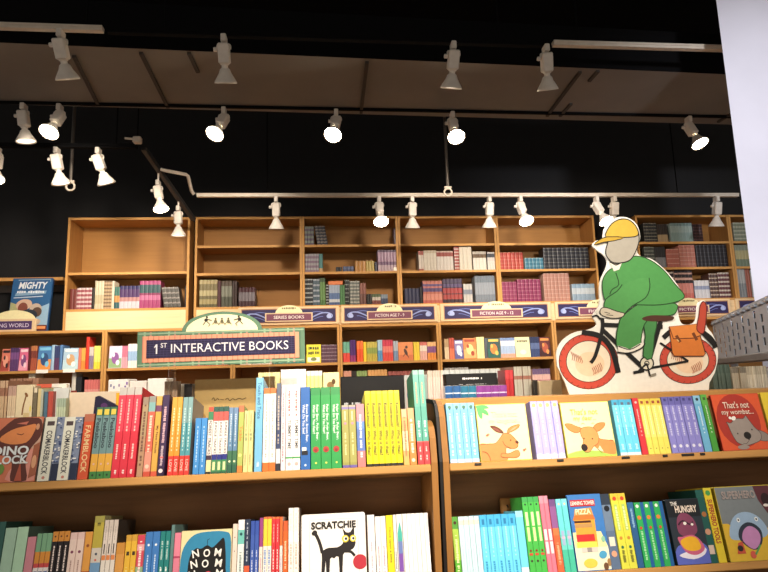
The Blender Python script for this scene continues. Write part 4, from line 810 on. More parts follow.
def d_deer(a):
    a.rect(.01, .01, .99, .99, '#f4efb4'); a.poly([(.01, .01), (.99, .01), (.99, .14), (.7, .1), (.3, .12), (.01, .06)], '#a8cc58', 3)
    nk = [(.6, .42), (.7, .32), (.85, .29), (.98, .27), (.98, .04), (.75, .06), (.66, .12), (.56, .2)]; a.poly(nk, FUR, 4); a.line(nk[:4], .0014, LINE, smooth=4); a.poly([(.62, .12), (.68, .2), (.74, .08)], '#e8d8b0')
    e1 = [(.34, .46), (.22, .44), (.1, .5), (.04, .6), (.14, .61), (.26, .56), (.36, .52)]; e2 = [(.6, .46), (.7, .45), (.82, .52), (.86, .6), (.72, .6), (.62, .54)]
    for e in (e1, e2): a.poly(e, FUR, 4); a.line(e, .0014, LINE, True, 4)
    hd = [(.34, .5), (.46, .54), (.6, .52), (.68, .4), (.66, .25), (.55, .18), (.45, .09), (.35, .1), (.33, .2), (.36, .3), (.33, .4)]; a.poly(hd, '#de9856', 4); a.line(hd, .0014, LINE, True, 4)
    a.ell(.36, .17, .065, .065, '#2a1c18', 20); a.ell(.38, .33, .014, .014, '#4a2c18'); a.ell(.55, .32, .014, .014, '#4a2c18'); a.line([(.37, .59), (.41, .61), (.44, .59)], .0014, '#8c7c4c'); a.line([(.58, .59), (.62, .61), (.64, .59)], .0014, '#8c7c4c'); a.line([(.62, .14), (.7, .06)], .0012, LINE)
front_face('board_book', 568.6, 618.6, 402, 'pale yellow board book with an orange deer on its cover', d_deer, ZU, 460, '#e8d850', titled=title("That's not", 'my deer...', .82, .69, '#e8c860', .46, .11, .56, .46))
ur(622.6, 644.2, 399.5, 3, 'bright aqua', [(0, '#d8e8e8'), (.05, '#68cce8'), (.5, '#78d8f0'), (.9, '#48a8cc')], [RC('#5c6c80', .9, .95, .3, .7), ST('#d0f0f8', .35, .85, .4, .6, 14), ST('#b8e8f0', .1, .2, .3, .7, 4)], d=.17)
ur(644.6, 651, 398, 1, 'red', '#d0343c', [DI('#f0b8b0', .92, .2), ST('#f0c0b8', .3, .8, .4, .6)], d=.17)
ur(651.4, 674.6, 398.5, 4, 'yellow', [(0, '#e8dc60'), (.3, '#f0e478'), (.88, '#e0c850')], [RC('#9c4c30', .91, .96, .25, .75), ST('#f8f4c0', .35, .85, .4, .6, 12), DI('#88683c', .1, .1)], d=.17)
ur(675, 708, 396.5, 5, 'periwinkle', [(0, '#8c88d0'), (.85, '#6c68b0')], [DI('#e0e0f0', .12, .24), RC('#44407c', .92, .97, .3, .7), ST('#d0d0f0', .3, .82, .35, .65, 12)], d=.17)
ur(708.4, 716, 395.5, 1, 'light blue', [(0, '#70b4d8'), (.85, '#88c0dc')], [DI('#20303c', .93, .2), ST('#d8ecf4', .3, .8, .4, .6)], d=.17)
ur(716.3, 723, 394.5, 1, 'leaf green', [(0, '#489c3c'), (.8, '#5cac48')], [RC('#3c5c30', .9, .95, .3, .7), ST('#d0e8c8', .3, .8, .4, .6)], d=.17)
def d_wombat(a):
    a.rect(.01, .01, .99, .99, '#d85830'); a.ell(.46, .52, .44, .48, '#a83428')
    bd = [(.6, .3), (.8, .34), (.98, .26), (.99, .16), (.88, .14), (.75, .18)]; a.poly(bd, '#8c8078', 4); a.line(bd, .0016, '#4a3c38', True, 4)
    hd = [(.22, .44), (.2, .5), (.28, .48), (.4, .55), (.56, .55), (.62, .6), (.66, .54), (.74, .4), (.84, .28), (.8, .16), (.62, .1), (.48, .08), (.32, .14), (.25, .3)]; a.poly(hd, '#988c84', 4); a.line(hd, .0018, '#4a3c38', True, 4)
    a.ell(.56, .25, .075, .065, '#1c1614'); a.poly([(.53, .21), (.57, .16), (.61, .22)], '#1c1614'); a.ell(.37, .29, .014, .014, '#2c2420'); a.ell(.68, .35, .014, .014, '#2c2420'); a.line([(.57, .17), (.5, .11), (.43, .12)], .0014, '#4a3c38', smooth=3)
    a.ell(.42, .05, .12, .04, '#988c84'); a.ell(.36, .56, .05, .035, '#f0ece4', 30); a.ell(.29, .57, .03, .025, '#f0ece4', -20)
front_face('board_book', 725.4, 775, 394, 'red board book with a grey wombat on its cover', d_wombat, ZU, 456, '#c8442c', titled=title("That's not", 'my wombat...', .8, .66, '#f2dcc8', .47, .12, .54, .66))
front_face('board_book', 776.6, 810, 392, 'yellow board book cut off past the red wombat book', lambda a: a.rect(.01, .01, .99, .99, '#e4c83c'), ZU, 453, '#e0c040')
# --- lower shelf, tartan sign side
def ll(*a, **k): return front_run('picture_book', *a[:7], Lw, ZLO, 572, **k)
ll(-16, -2.4, 522, 2, 'dark teal', '#2c5c54', [], d=.2)
ll(-2, 10, 528, 1, 'grey mint', '#a8ccb4', [], d=.2)
ll(10.3, 21.6, 527, 1, 'mint', '#b4dcbc', [ST('#c8d890', .1, .2)], d=.2, side='#6c8c7c')
ll(22, 30.8, 537, 1, 'rose pink', '#d48c98', [], d=.18)
ll(31.2, 47, 533.5, 3, 'green and orange banded', [(0, '#5c78a8'), (.28, '#e8e0dc'), (.52, '#c84848'), (.58, '#d89038'), (.74, '#7cae88')], [T_('IVY', '#3c5c98', .3, .5, .7, b=.03)], d=.18)
ll(47.4, 65, 531.5, 3, 'black with orange top', [(0, '#1c1618'), (.86, '#cf8a38')], [ST('#f0e0d8', .2, .8, .35, .65, 14), DI('#5c3018', .93, .16)], d=.2)
ll(65.4, 80, 532.5, 2, 'pinkish cream', [(0, '#d8b0a0'), (.3, '#e4ccc0'), (.9, '#e0c0b8')], [DI('#783c54', .72, .2), ST('#a08078', .2, .6, .4, .6)], d=.2)
ll(80.3, 88, 532, 1, 'amber', [(0, '#d08c34'), (.4, '#a85430'), (.44, '#d89844')], [DI('#8c4c28', .8, .2)], d=.2)
ll(88.4, 98.6, 516, 1, 'tall olive yellow', [(0, '#c8c4b8'), (.3, '#6c94b8'), (.45, '#c8c0b4'), (.62, '#b4a440'), (.92, '#9c9448')], [DI('#3c4858', .55, .12), DI('#c85c4c', .48, .1), ST('#4c4c2c', .88, .92)], d=.24, side='#a8a070')
ll(99, 113, 520, 3, 'white with orange scribble', [(0, '#dcd4c8'), (.5, '#d8ccc0'), (.85, '#c8bcb0')], [RC('#d8844c', .5, .56, .1, .9), RC('#4c4440', .58, .7, .35, .6), ST('#a89c94', .74, .92, .4, .6, 5), RC('#40342c', .1, .16, .3, .7)], d=.22, side='#38322e')
ll(113.4, 122, 543, 1, 'short ochre', [(0, '#d09448'), (.8, '#c48838')], [], d=.18)
ll(122.4, 134, 535, 2, 'golden yellow', [(0, '#d89030'), (.3, '#dcae38'), (.9, '#c89838')], [RC('#3c2c1c', .68, .74, .3, .8), ST('#e8d080', .1, .5)], d=.2)
ll(134.3, 141.8, 535, 1, 'crimson and cream', [(0, '#d8ccb8'), (.35, '#8cac84'), (.5, '#c84454'), (.75, '#e0a0a0'), (.85, '#c84054')], [ST('#f0d8d0', .1, .9)], d=.2)
ll(142.2, 157, 532, 2, 'cornflower blue', '#3c74b4', [ST('#c8dcf0', .2, .7, .4, .6, 12), DI('#e8f0f4', .8, .16), DI('#e8f0f4', .12, .18)], d=.2)
ll(157.4, 167.6, 531.5, 2, 'deep teal', '#1f7874', [ST('#e0ece4', .15, .5, .3, .7, 7), ST('#b0d0c8', .55, .85)], d=.2)
ll(168, 171.6, 525, 1, 'thin grey teal', '#5c7c78', [], d=.22)
ll(171.9, 178.6, 533, 1, 'pink', [(0, '#d0788c'), (.6, '#a83c5c'), (.63, '#d87c90')], [], d=.2)
def d_nom(a):
    a.rect(.01, .01, .99, .99, '#dcd09c'); a.poly([(.01, .01), (.01, .55), (.08, .78), (.25, .93), (.5, .97), (.85, .96), (.98, .86), (.99, .4), (.99, .01)], '#2f80a4', 4)
    a.poly([(.2, .01), (.16, .4), (.2, .62), (.3, .72), (.4, .71), (.52, .76), (.62, .72), (.74, .8), (.84, .86), (.88, .7), (.9, .4), (.88, .01)], '#14110f', 4); a.line([(.52, .74), (.52, .84), (.56, .86)], .0016, '#14110f')
    a.poly([(.42, .2), (.5, .34), (.6, .35), (.68, .22), (.6, .16), (.48, .16)], '#d83c4c', 3); a.ell(.55, .12, .16, .06, '#c8b080')
front_face('picture_book', 179, 230.4, 530, 'blue picture book with a black shape lettered NOM NOM NOM', d_nom, ZLO, 572, '#cabf8e',
    titled=lambda a: [a.text(c_, .3 + .22 * i + (0.02 * j if i == 2 else -.02 * j), .64 - .16 * j, a.W * .13, a.H * .12, '#ece8e0', .02, rot=[12, 0, -8][i] * 1.) for j in range(3) for i, c_ in enumerate('NOM') if not (j == 2 and i == 1)])
ll(231, 236, 524, 1, 'narrow cream', '#e0ccbc', [DI('#5c4c4c', .8, .12), DI('#5c4c4c', .6, .1)], d=.2)
ll(236.3, 243, 520, 1, 'white and aqua', [(0, '#58a8a4'), (.12, '#e0e4dc'), (.55, '#dce0dc'), (.66, '#6cb8ac'), (.86, '#ece8e4')], [DI('#1c4c50', .8, .22), ST('#8c9c98', .15, .55)], d=.2)
ll(243.3, 249, 519.5, 1, 'navy with orange foot', [(0, '#d05c38'), (.36, '#28344c')], [ST('#b8c0cc', .42, .95, .35, .6, 16)], d=.2)
ll(249.3, 258, 521, 2, 'ultramarine', [(0, '#3c58a4'), (.8, '#3450a0')], [ST('#c8d0e8', .1, .58, .35, .65, 10)], d=.2)
ll(258.3, 262, 518, 1, 'mauve over white', [(0, '#e8d8cc'), (.6, '#94407c')], [ST('#c89ca8', .1, .5)], d=.2)
ll(262.3, 270.8, 517, 2, 'white with yellow top', [(0, '#e8e4d8'), (.6, '#ecc83c'), (.97, '#d8703c')], [ST('#7c98c8', .35, .55, .2, .8, 5), ST('#a8a8c0', .05, .33, .3, .7, 6)], d=.2)
ll(271, 279, 517, 2, 'red', [(0, '#d0343c'), (.6, '#d8343c'), (.97, '#d8703c')], [ST('#f0d8d0', .2, .55, .35, .65, 8), ST('#f0b0a8', .65, .9, .4, .6, 6)], d=.2)
ll(279.2, 282.2, 517, 1, 'cream with orange top', [(0, '#e8dcd4'), (.6, '#d86c34')], [ST('#a8a0b8', .1, .5)], d=.2)
ll(282.5, 287.6, 521, 1, 'orange', [(0, '#d8642c'), (.85, '#c85a30')], [ST('#f0c8a0', .3, .7)], d=.2)
ll(288, 298.6, 508, 2, 'tall white', '#f2ebe0', [ST('#a89890', .72, .93, .42, .52, 10), ST('#e0b8a8', .2, .55, .3, .7, 8), RC('#f8f4ec', .57, .7, .05, .95)], d=.22)
def d_cat(a):
    a.rect(.01, .01, .99, .99, '#f6f1e8'); a.line([(.12, .08), (.12, .9), (.14, .92), (.86, .92), (.88, .9), (.88, .08)], .0012, '#c0bab2')
    k = '#262120'
    body = [(.34, .5), (.42, .53), (.55, .53), (.64, .58), (.66, .7), (.63, .8), (.69, .73), (.76, .73), (.82, .8), (.82, .68), (.84, .58), (.8, .5), (.7, .46), (.64, .42), (.62, .1), (.58, .1), (.57, .4), (.5, .38), (.44, .38), (.42, .1), (.38, .1), (.37, .36), (.34, .1), (.3, .1), (.31, .38), (.31, .45)]
    a.poly(body, k, 2); a.line([(.32, .46), (.28, .6), (.22, .72), (.19, .75)], a.W * .05, k, smooth=4); a.ell(.2, .74, .045, .035, k, 30)
    a.line([(.66, .47), (.76, .46), (.82, .4)], a.W * .04, k, smooth=3); a.ell(.68, .64, .055, .05, '#e0c83c'); a.ell(.8, .64, .05, .048, '#e0c83c'); a.ell(.685, .64, .034, .032, '#f0ece4'); a.ell(.8, .64, .03, .03, '#f0ece4'); a.ell(.69, .64, .02, .02, k); a.ell(.805, .64, .018, .018, k)
    a.ell(.9, .32, .11, .1, '#b83440')
front_face('board_book', 301.5, 367, 513.5, 'white board book lettered SCRATCHIE with a black cat', d_cat, ZLO, 572, '#efe9de', t=.02, round_=.008, titled=lambda a: a.text('SCRATCHIE', .5, .84, a.W * .7, a.H * .1, '#262220', .035))
ll(369, 376.6, 515, 1, 'white with pale pink print', '#f4eee8', [ST('#d8a8b8', .1, .6, .4, .6, 16)], d=.2)
ll(377, 388, 516.5, 2, 'white with pink print', '#f4f0ea', [ST('#d06088', .1, .55, .4, .6, 14)], d=.2)
ll(388.4, 395.4, 515.5, 1, 'lemon yellow', '#f0dc28', [T_('Once upon a time', '#5c5020', .2, .92, .45)], d=.2)
ll(395.7, 398.8, 515, 1, 'thin white', '#f0ece8', [ST('#50706c', .1, .5)], d=.2)
ll(399.1, 405, 514.5, 1, 'white with rainbow pencil', [(0, '#f4f0ea')], [RC('#d8a838', .0, .1, .1, .9), RC('#e8d8a0', .1, .16, .1, .9), RC('#7c50a8', .16, .42, .1, .9), RC('#6c80b8', .42, .6, .1, .9), RC('#48b0a0', .6, .72, .1, .9), lambda a: a.poly([(.1, .72), (.9, .72), (.6, .88), (.45, .88)], '#48b0a0')], d=.2)
ll(405.4, 432, 513.5, 6, 'plain white', '#f4f1ec', [ST('#c8c8cc', .1, .92, .42, .55, 20)], d=.2)
# --- lower shelf below the cyclist
def lr(*a, **k): return front_run('board_book', *a[:7], LR_, ZLO, 572, **k)
lr(456, 462.4, 517, 1, 'bright green', [(0, '#5cac34'), (.3, '#a8cc50'), (.8, '#58a040')], [DI('#4c3020', .9, .25), ST('#e8ecb0', .1, .7)], d=.17)
lr(462.8, 484.4, 516.5, 4, 'pale ice blue', [(0, '#c8e4ec'), (.86, '#d8dcc8'), (.94, '#cce4ec')], [ST('#a0c0c8', .1, .8, .42, .52, 18)], d=.14)
lr(484.8, 522, 514.5, 5, 'cyan', [(0, '#6cd0f4'), (.8, '#48b0e0')], [RC('#2c7cac', .84, .93, .3, .65), ST('#b0e4f4', .3, .8, .4, .6, 14), ST('#2f90c0', .06, .25, .3, .6, 5)], d=.14)
lr(522.4, 530.4, 511, 1, 'light cyan', [(0, '#d0ecf0'), (.12, '#70d0ec'), (.9, '#98e0f0')], [], d=.14)
lr(530.8, 548.6, 497, 3, 'grass green', [(0, '#48b44c'), (.93, '#40a050')], [RC('#e0ecB0', .62, .8, .3, .75), RC('#d8e4a0', .42, .6, .3, .75), DI('#7c2c20', .3, .2), DI('#20302c', .9, .16), RC('#c84c34', .24, .27, .2, .8), DI('#3c3028', .17, .18)], d=.14)
lr(549, 558.4, 496, 2, 'rose pink', [(0, '#e8788c'), (.9, '#ec90a0')], [RC('#f8ece4', .42, .56, .2, .8), RC('#f4e8e0', .25, .4, .2, .8)], d=.2)
lr(558.8, 565.6, 499.5, 1, 'violet and orange', [(0, '#e0643c'), (.5, '#e07848'), (.6, '#8c5890'), (.9, '#6c4c80')], [ST('#f0b890', .1, .4)], d=.2)
lr(566, 577.8, 499, 2, 'mint green', [(0, '#48bc9c'), (.3, '#6cd0c4'), (.5, '#68d4d4'), (.9, '#7cdce0')], [DI('#e8f08c', .93, .16), RC('#a0b0d0', .36, .56, .25, .75), RC('#d8b0c8', .45, .48, .2, .8)], d=.2)
def d_pizza(a):
    a.rect(.01, .01, .99, .99, '#f0e4a4'); a.poly([(.01, .5), (.01, .99), (.99, .99), (.99, .3), (.85, .5)], '#3c78bc'); a.rect(.01, .01, .99, .3, '#f4ecc8')
    a.poly([(.12, .3), (.7, .3), (.72, .66), (.1, .66)], '#e0a03c'); a.poly([(.06, .66), (.74, .66), (.7, .72), (.12, .72)], '#c87434'); a.rect(.1, .62, .6, .65, '#4c2818'); a.rect(.1, .38, .64, .47, '#c83030'); a.rect(.1, .56, .62, .61, '#b88c54'); a.rect(.08, .3, .68, .37, '#f0dc58'); a.rect(.2, .24, .68, .3, '#d8c8bc'); a.rect(.36, .24, .5, .3, '#98908c')
    a.poly([(.12, .72), (.7, .72), (.66, .82), (.16, .8)], '#d09450'); a.rect(.05, .84, .8, .93, '#b82c34')
    a.ell(.8, .2, .12, .05, '#4ca0c8', 20); a.ell(.88, .4, .06, .04, '#8cc0a0'); a.ell(.84, .05, .07, .05, '#6c4c30'); a.ell(.95, .1, .06, .05, '#a07c4c'); a.ell(.4, .1, .2, .06, '#f0c850')
front_face('board_book', 578.6, 613, 494.5, 'board book with a striped pizza tower on a blue sky', d_pizza, ZLO, 572, '#3c78bc', y0=.0,
    titled=lambda a: (a.text('LEANING TOWER', .42, .885, a.W * .72, a.H * .055, '#f4ece0', .02), a.text('PIZZA', .4, .77, a.W * .46, a.H * .075, '#f4e4b8', .03)))
lr(613.4, 623, 494, 1, 'slate blue', [(0, '#5c708c'), (.5, '#6c8098'), (.85, '#2c3848')], [RC('#e8dcc8', .3, .42, .2, .8), DI('#181c24', .8, .3), DI('#e0a080', .2, .3)], d=.2)
lr(623.4, 639.4, 493.5, 2, 'yellow and green', [(0, '#d8d848'), (.9, '#d8c040')], [DI('#c8482c', .93, .25), RC('#a8c868', .5, .85, .3, .7), ST('#e8f0b0', .5, .85, .35, .65, 8), DI('#c88c34', .4, .2), DI('#306c50', .28, .18), ST('#7c7c34', .08, .24)], d=.2)
lr(639.8, 646.4, 502.5, 1, 'ocean blue', [(0, '#2c5c8c'), (.9, '#306898')], [ST('#8cb8d8', .6, .9)], d=.2)
lr(646.8, 677, 502, 3, 'emerald', [(0, '#2ca858'), (.9, '#34a458')], [RC('#1f5c98', 0, 1, .62, .99), DI('#e0f0e0', .94, .16, .3), DI('#d8803c', .76, .2, .3), DI('#c84c38', .6, .14, .3), ST('#a0e0a8', .1, .55, .18, .42, 9)], d=.2)
def d_monster(a):
    a.rect(.01, .01, .99, .99, '#26303a'); a.rect(.01, .72, .99, .99, '#141a20'); a.poly([(.01, .01), (.99, .01), (.99, .22), (.8, .32), (.5, .2), (.2, .3), (.01, .2)], '#5c68c0', 3); a.poly([(.1, .14), (.4, .2), (.9, .24), (.85, .14), (.5, .08)], '#e8e4f0', 3)
    a.poly([(.2, .55), (.25, .7), (.4, .78), (.6, .76), (.75, .66), (.78, .5), (.6, .42), (.4, .42), (.25, .46)], '#80405c', 4); a.poly([(.15, .4), (.3, .42), (.6, .44), (.8, .36), (.88, .22), (.6, .14), (.3, .2)], '#c86080', 4); a.poly([(.22, .36), (.5, .42), (.72, .38), (.78, .24), (.55, .2), (.3, .24)], '#e8b028', 4)
    a.line([(.25, .6), (.4, .66), (.6, .6), (.7, .64)], .005, '#38182c', smooth=4); a.ell(.45, .62, .05, .025, '#f0e8e0'); a.ell(.66, .6, .04, .02, '#f0e8e0')
front_face('board_book', 678.6, 713, 499, 'dark board book lettered THE HUNGRY with a plum monster', d_monster, ZLO, 566, '#22303c', t=.016,
    titled=lambda a: (a.text('THE', .22, .93, a.W * .2, a.H * .06, '#e8e4dc', .02), a.text('HUNGRY', .56, .84, a.W * .66, a.H * .11, '#e8d8c8', .035)))
lr(713.6, 722, 490, 1, 'dark green', [(0, '#1c5850'), (.9, '#205c54')], [DI('#a86c3c', .66, .3), DI('#c89478', .42, .35), RC('#d8c0b0', .12, .24, .15, .8)], d=.2)
lr(722.4, 731, 488, 1, 'yellow SUPERHERO TOOLS', [(0, '#e0c830'), (.9, '#d8c838')], [DI('#4c9c50', .93, .3), T_('SUPERHERO TOOLS', '#a83c2c', .25, .84, .62, b=.03)], d=.2)
def d_shark(a):
    a.rect(.01, .01, .99, .99, '#7c8488'); a.poly([(.01, .01), (.99, .01), (.99, .36), (.7, .42), (.35, .38), (.01, .5)], '#e0b838', 3); a.poly([(.7, .99), (.99, .99), (.99, .5), (.85, .62), (.74, .8)], '#5c2c34'); a.ell(.88, .8, .08, .09, '#2c1418'); a.ell(.86, .72, .05, .02, '#e8e0d8')
    a.poly([(.1, .3), (.15, .5), (.3, .62), (.5, .64), (.68, .56), (.78, .4), (.7, .3), (.4, .28)], '#9cb8d4', 4); a.poly([(.25, .28), (.28, .42), (.42, .5), (.56, .48), (.66, .38), (.62, .22), (.45, .14)], '#2c3444', 4); a.poly([(.3, .26), (.33, .38), (.44, .45), (.55, .43), (.62, .34), (.58, .22), (.45, .15)], '#c88cc0', 4)
    a.ell(.3, .54, .03, .03, '#f0f4f4'); a.ell(.62, .54, .03, .03, '#f0f4f4'); a.ell(.3, .54, .014, .014, '#202428'); a.ell(.62, .54, .014, .014, '#202428')
    a.poly([(.15, .1), (.2, .24), (.28, .26), (.3, .1)], '#c8543c'); a.ell(.22, .17, .05, .04, '#2c2420'); a.ell(.42, .08, .05, .05, '#d8604c'); a.line([(.46, .08), (.58, .2)], .006, '#58a058'); a.poly([(.8, .1), (.85, .2), (.98, .16), (.98, .08)], '#d8702c'); a.ell(.9, .36, .08, .05, '#a0b878')
front_face('board_book', 732, 790, 486, 'yellow board book with a grey open mouthed fish', d_shark, ZLO, 565, '#c8b43c', t=.02, titled=lambda a: a.text('SUPERHERO', .4, .88, a.W * .6, a.H * .11, '#a89c98', .03))
# kraft box leaning behind the cyan books
p = on_tilt(498, 520, YF + .22, ZLO - .05, TL); q = on_tilt(519, 520, YF + .22, ZLO - .05, TL)
kh = .2
while proj((p.x + .03, YF + .17 * ct + kh * st_, ZLO - .17 * st_ + kh * ct))[1] > 498.5 and kh < .4: kh += .002
m = MB(); m.cbox((0, 0, 0), (q.x - p.x, .012, kh), '#b07c44', .006)
r = thing('kraft_folder', uniq('brown card folder standing behind the cyan books'), 'folder', (p.x, YF + .17 * ct, ZLO - .17 * st_ + .0008), (-TL, 0, 0)); cv = m.build('card_cover', r)
a = Art(-.0004, .0002, 0, 0, q.x - p.x, kh); a.line([(.3, .9), (.36, .86)], .006, '#2c2018'); a.build('cord_tie', cv)
# black clips below the upper shelf books, right unit
for i, (x, wd) in enumerate(((478, 8), (561, 8), (627, 10), (667, 6), (690, 16), (705, 6))):
    P = on_tilt(x, 466, YF, ZU, TL).x; w_ = wd * .0028
    M4 = tilt_mtx(P - w_ / 2, ZU); m = MB(); m.cbox((0, -.0045, -.0105), (w_, -.0007, -.003), paint('#17120f', 'black_plastic', .5), .001, M4)
    o = m.build('shelf_clip', org=(P, YF, ZU)); tag(o, uniq('black shelf clip, %s from left, on the shelf edge below the cyclist' % ORD[i]), 'clip', 'black shelf clips')
# ------------------------------------------------------------------ second tier behind the front display
def rear_face(x0, x1, top, Y, label, col, draw=None, t=.015, side=None, kind='album', cat='album', zr=ZRT, rz=0):
    X0, X1 = at(x0, 400, Y).x, at(x1, 400, Y).x; h = at((x0 + x1) / 2, top, Y).z - zr; w = X1 - X0
    r = thing(kind, uniq(label), cat, (X0, Y, zr + .0005), (0, 0, RAD(rz)))
    m = MB(); m.cbox((0, 0, 0), (w, .003, h), col, .001); m.cbox((0, t - .003, 0), (w, t, h), col, .001); m.box((0, .0031, 0), (.003, t - .0031, h), side or col); cv = m.build('cover', r)
    m = MB(); m.box((.0032, .0032, .003), (w - .003, t - .0032, h - .003), '#f2ead6'); m.build('pages', r)
    if draw: a = Art(-.0003, .0002, 0, 0, w, h); draw(a); a.build('cover_picture', cv)
    return r
def rear_run(x0, x1, top, Y, n, look, bands, where, d=.2, noun='album', kind='album', zr=ZRT, jit=.01):
    X0, X1 = at(x0, 400, Y).x, at(x1, 400, Y).x; h = at((x0 + x1) / 2, top, Y).z - zr; W = (X1 - X0) / n
    m = MB(); banded(m, W - .0008, h, d, bands); me = m.mesh(kind)
    for i in range(n):
        o = bpy.data.objects.new(kind, me); COL.objects.link(o); o.location = (X0 + W * i + .0004, Y + random.uniform(0, jit), zr + .0005)
        lab = '%s %s, %s of %s from left, %s' % (look, noun, ORD[i], NUM[n], where) if n > 1 else '%s %s %s' % (look, noun, where)
        tag(o, uniq(lab), noun, '%s %ss %s' % (look, noun, where))
BT = 'behind the front display'
rear_run(-12, 6.5, 381, 2.5, 7, 'brown and cream', [(0, '#d8c4a0'), (.5, '#c8ac88'), (.85, '#9c7058'), (.93, '#c8a888')], BT, jit=.004)
rear_run(7, 15.6, 386, 2.45, 4, 'thin cream', [(0, '#e0d4b8'), (.7, '#d0bc9c'), (.9, '#b89888')], BT, jit=.004)
rear_run(8, 37, 378.5, 2.72, 9, 'cream and brown topped', [(0, '#d8c8a8'), (.93, '#a07860')], 'far row ' + BT, jit=.004)
rear_face(16, 32.4, 385, 2.45, 'cream album with a brown looping line drawing on its cover', '#d8cba8', lambda a: (a.line([(.42, .7), (.46, .78), (.55, .85), (.6, .89)], .005, '#7c5430', smooth=4), a.ell(.62, .9, .08, .025, '#7c5430', 30), a.ell(.9, .76, .05, .03, '#d8cc60'), a.rect(.5, .66, .85, .72, '#c8b484')), t=.02)
X = [(32.8, 36.2, 388, 'dark and ivory', [(0, '#4c4438'), (.3, '#6c6450'), (.95, '#d8ccb0')]), (36.4, 40.2, 388.5, 'straw', '#c8b888'), (40.6, 43, 389.5, 'pale sage', '#a8b0a0'), (43.2, 47, 392, 'steel blue', '#4c6c80'), (47.2, 52.4, 391.5, 'brick red', '#b04c40')]
for x0, x1, tp, lk, bd in X: rear_run(x0, x1, tp, 2.44, 1, lk, bd if isinstance(bd, list) else [(0, bd)], 'standing ' + BT + ' near the dino book', d=.22)
rear_face(53, 68.5, 388, 2.47, 'grey white album behind the thin green ones', '#c8ccc8', t=.02)
rear_run(56.5, 66, 398.5, 2.42, 4, 'thin pale green', [(0, '#8ca890'), (.6, '#b4c4a8'), (.9, '#9cb09c')], BT, d=.03, jit=.001)
rear_face(69, 121.5, 392, 2.46, 'wide plain cream album behind the red books', '#d9c9b0', t=.03, side='#c8b898')
rear_face(36, 66, 384, 2.66, 'white album with coral edge in the far row', '#e8e4d8', lambda a: a.rect(0, .9, .5, 1, '#d8644c'), t=.03)
# tilted navy book peeking over the slate green ones
X0 = at(93.5, 420, 2.3).x
r = thing('picture_book', uniq('dark navy book with a peaked top behind the slate green ones'), 'book', (X0, 2.285, ZLL + .0006), (0, 0, 0))
hh = at(97, 396, 2.29).z - ZLL
m = MB(); m.prism([(0, 0, 0), (.10, 0, 0), (.10, 0, hh * .62), (.02, 0, hh), (.008, 0, hh * .97)], (0, .014, 0), '#201c38'); m.build('cover', r)
a = Art(-.0003, .0002, 0, 0, .1, hh); a.ell(.4, .7, .12, .08, '#4c2c5c'); a.ell(.65, .6, .1, .06, '#3c4c6c'); a.build('cover_picture', r)
rear_run(115.6, 119.6, 393, 2.34 - .05, 1, 'slim golden yellow', '#d8a428' and [(0, '#d8a428')], 'between the navy book and tall red ones', d=.06, noun='book', kind='picture_book', zr=ZLL, jit=.001)
# white boxes and loose white things on the far row
def box_item(x0, x1, y0, Y, h_px, name, label, cat, col, d=.12, deco=None):
    X0, X1 = at(x0, 400, Y).x, at(x1, 400, Y).x; zt = at((x0 + x1) / 2, y0, Y).z
    r = thing(name, uniq(label), cat, ((X0 + X1) / 2, Y, ZRT + .0005)); w = X1 - X0
    m = MB(); m.cbox((-w / 2, 0, 0), (w / 2, d, zt - ZRT), col, .003); ct_ = m.build('carton', r)
    if deco: a = Art(-.0003, .0002, -w / 2, 0, w, zt - ZRT); deco(a); a.build('box_print', ct_)
    return r
box_item(107.5, 128, 379.5, 2.7, 0, 'gift_box', 'white box printed with small blue and violet marks', 'box', '#f0eeea', deco=lambda a: [a.rect(u, v, u + .08, v + .03, c) for u, v, c in ((.1, .92, '#7c84a8'), (.25, .9, '#8c8cb0'), (.5, .92, '#9c90b0'), (.2, .84, '#6c8cb8'), (.8, .9, '#6c4c9c'), (.88, .94, '#7c5cac'))])
box_item(128.8, 146, 381, 2.7, 0, 'gift_box', 'plain white box next to the one with violet marks', 'box', '#ece4dc')
box_item(147, 166, 378.5, 2.7, 0, 'gift_box', 'white box under the tartan sign, near the plum book', 'box', '#f2efe8')
rear_run(163.5, 176.5, 381.5, 2.42, 2, 'grey brown', [(0, '#a89078'), (.9, '#8c7864')], 'leaning under the tartan sign', d=.06)
rear_run(177.5, 184, 384, 2.5, 1, 'white', [(0, '#e8e4de')], 'beside the black slipcase', d=.1)
box_item(184, 192, 384, 2.42, 0, 'slipcase', 'black topped grey slipcase behind the teal books', 'slipcase', '#8a8074', deco=lambda a: a.rect(.0, .86, 1, 1, '#1c1a1c'))
rear_face(194.5, 256, 379, 2.44, 'tan album with a handwritten line behind the JUNGLE books', '#a8905c', lambda a: (a.line([(.28, .79), (.31, .81), (.33, .78), (.37, .8), (.4, .785)], .003, '#4c3c20', smooth=3), a.line([(.42, .79), (.48, .785)], .002, '#4c3c20'), a.line([(.5, .785), (.54, .8), (.57, .775), (.62, .795), (.66, .78), (.72, .795), (.78, .785), (.84, .80)], .003, '#4c3c20', smooth=3), a.poly([(.0, .5), (.12, .66), (.2, .6), (.2, .5)], '#8c6c38', 3)), t=.025)
rear_face(262, 274.5, 376.5, 2.45, 'tan album rising above the orange ended books', '#b09060', t=.02)
rear_run(258, 280, 372.5, 2.66, 5, 'cream yellow', [(0, '#e8dc9c'), (.9, '#f0e4a8')], 'far row under the tartan sign', d=.15)
rear_face(281, 306, 369.5, 2.6, 'white album behind the TUMMY TIME books', '#f4f0ea', t=.03)
rear_run(306.5, 322.5, 371, 2.62, 4, 'white and lemon', [(0, '#f2eedc'), (.8, '#e8e490'), (.95, '#f0ecd8')], 'far row behind green books', d=.15)
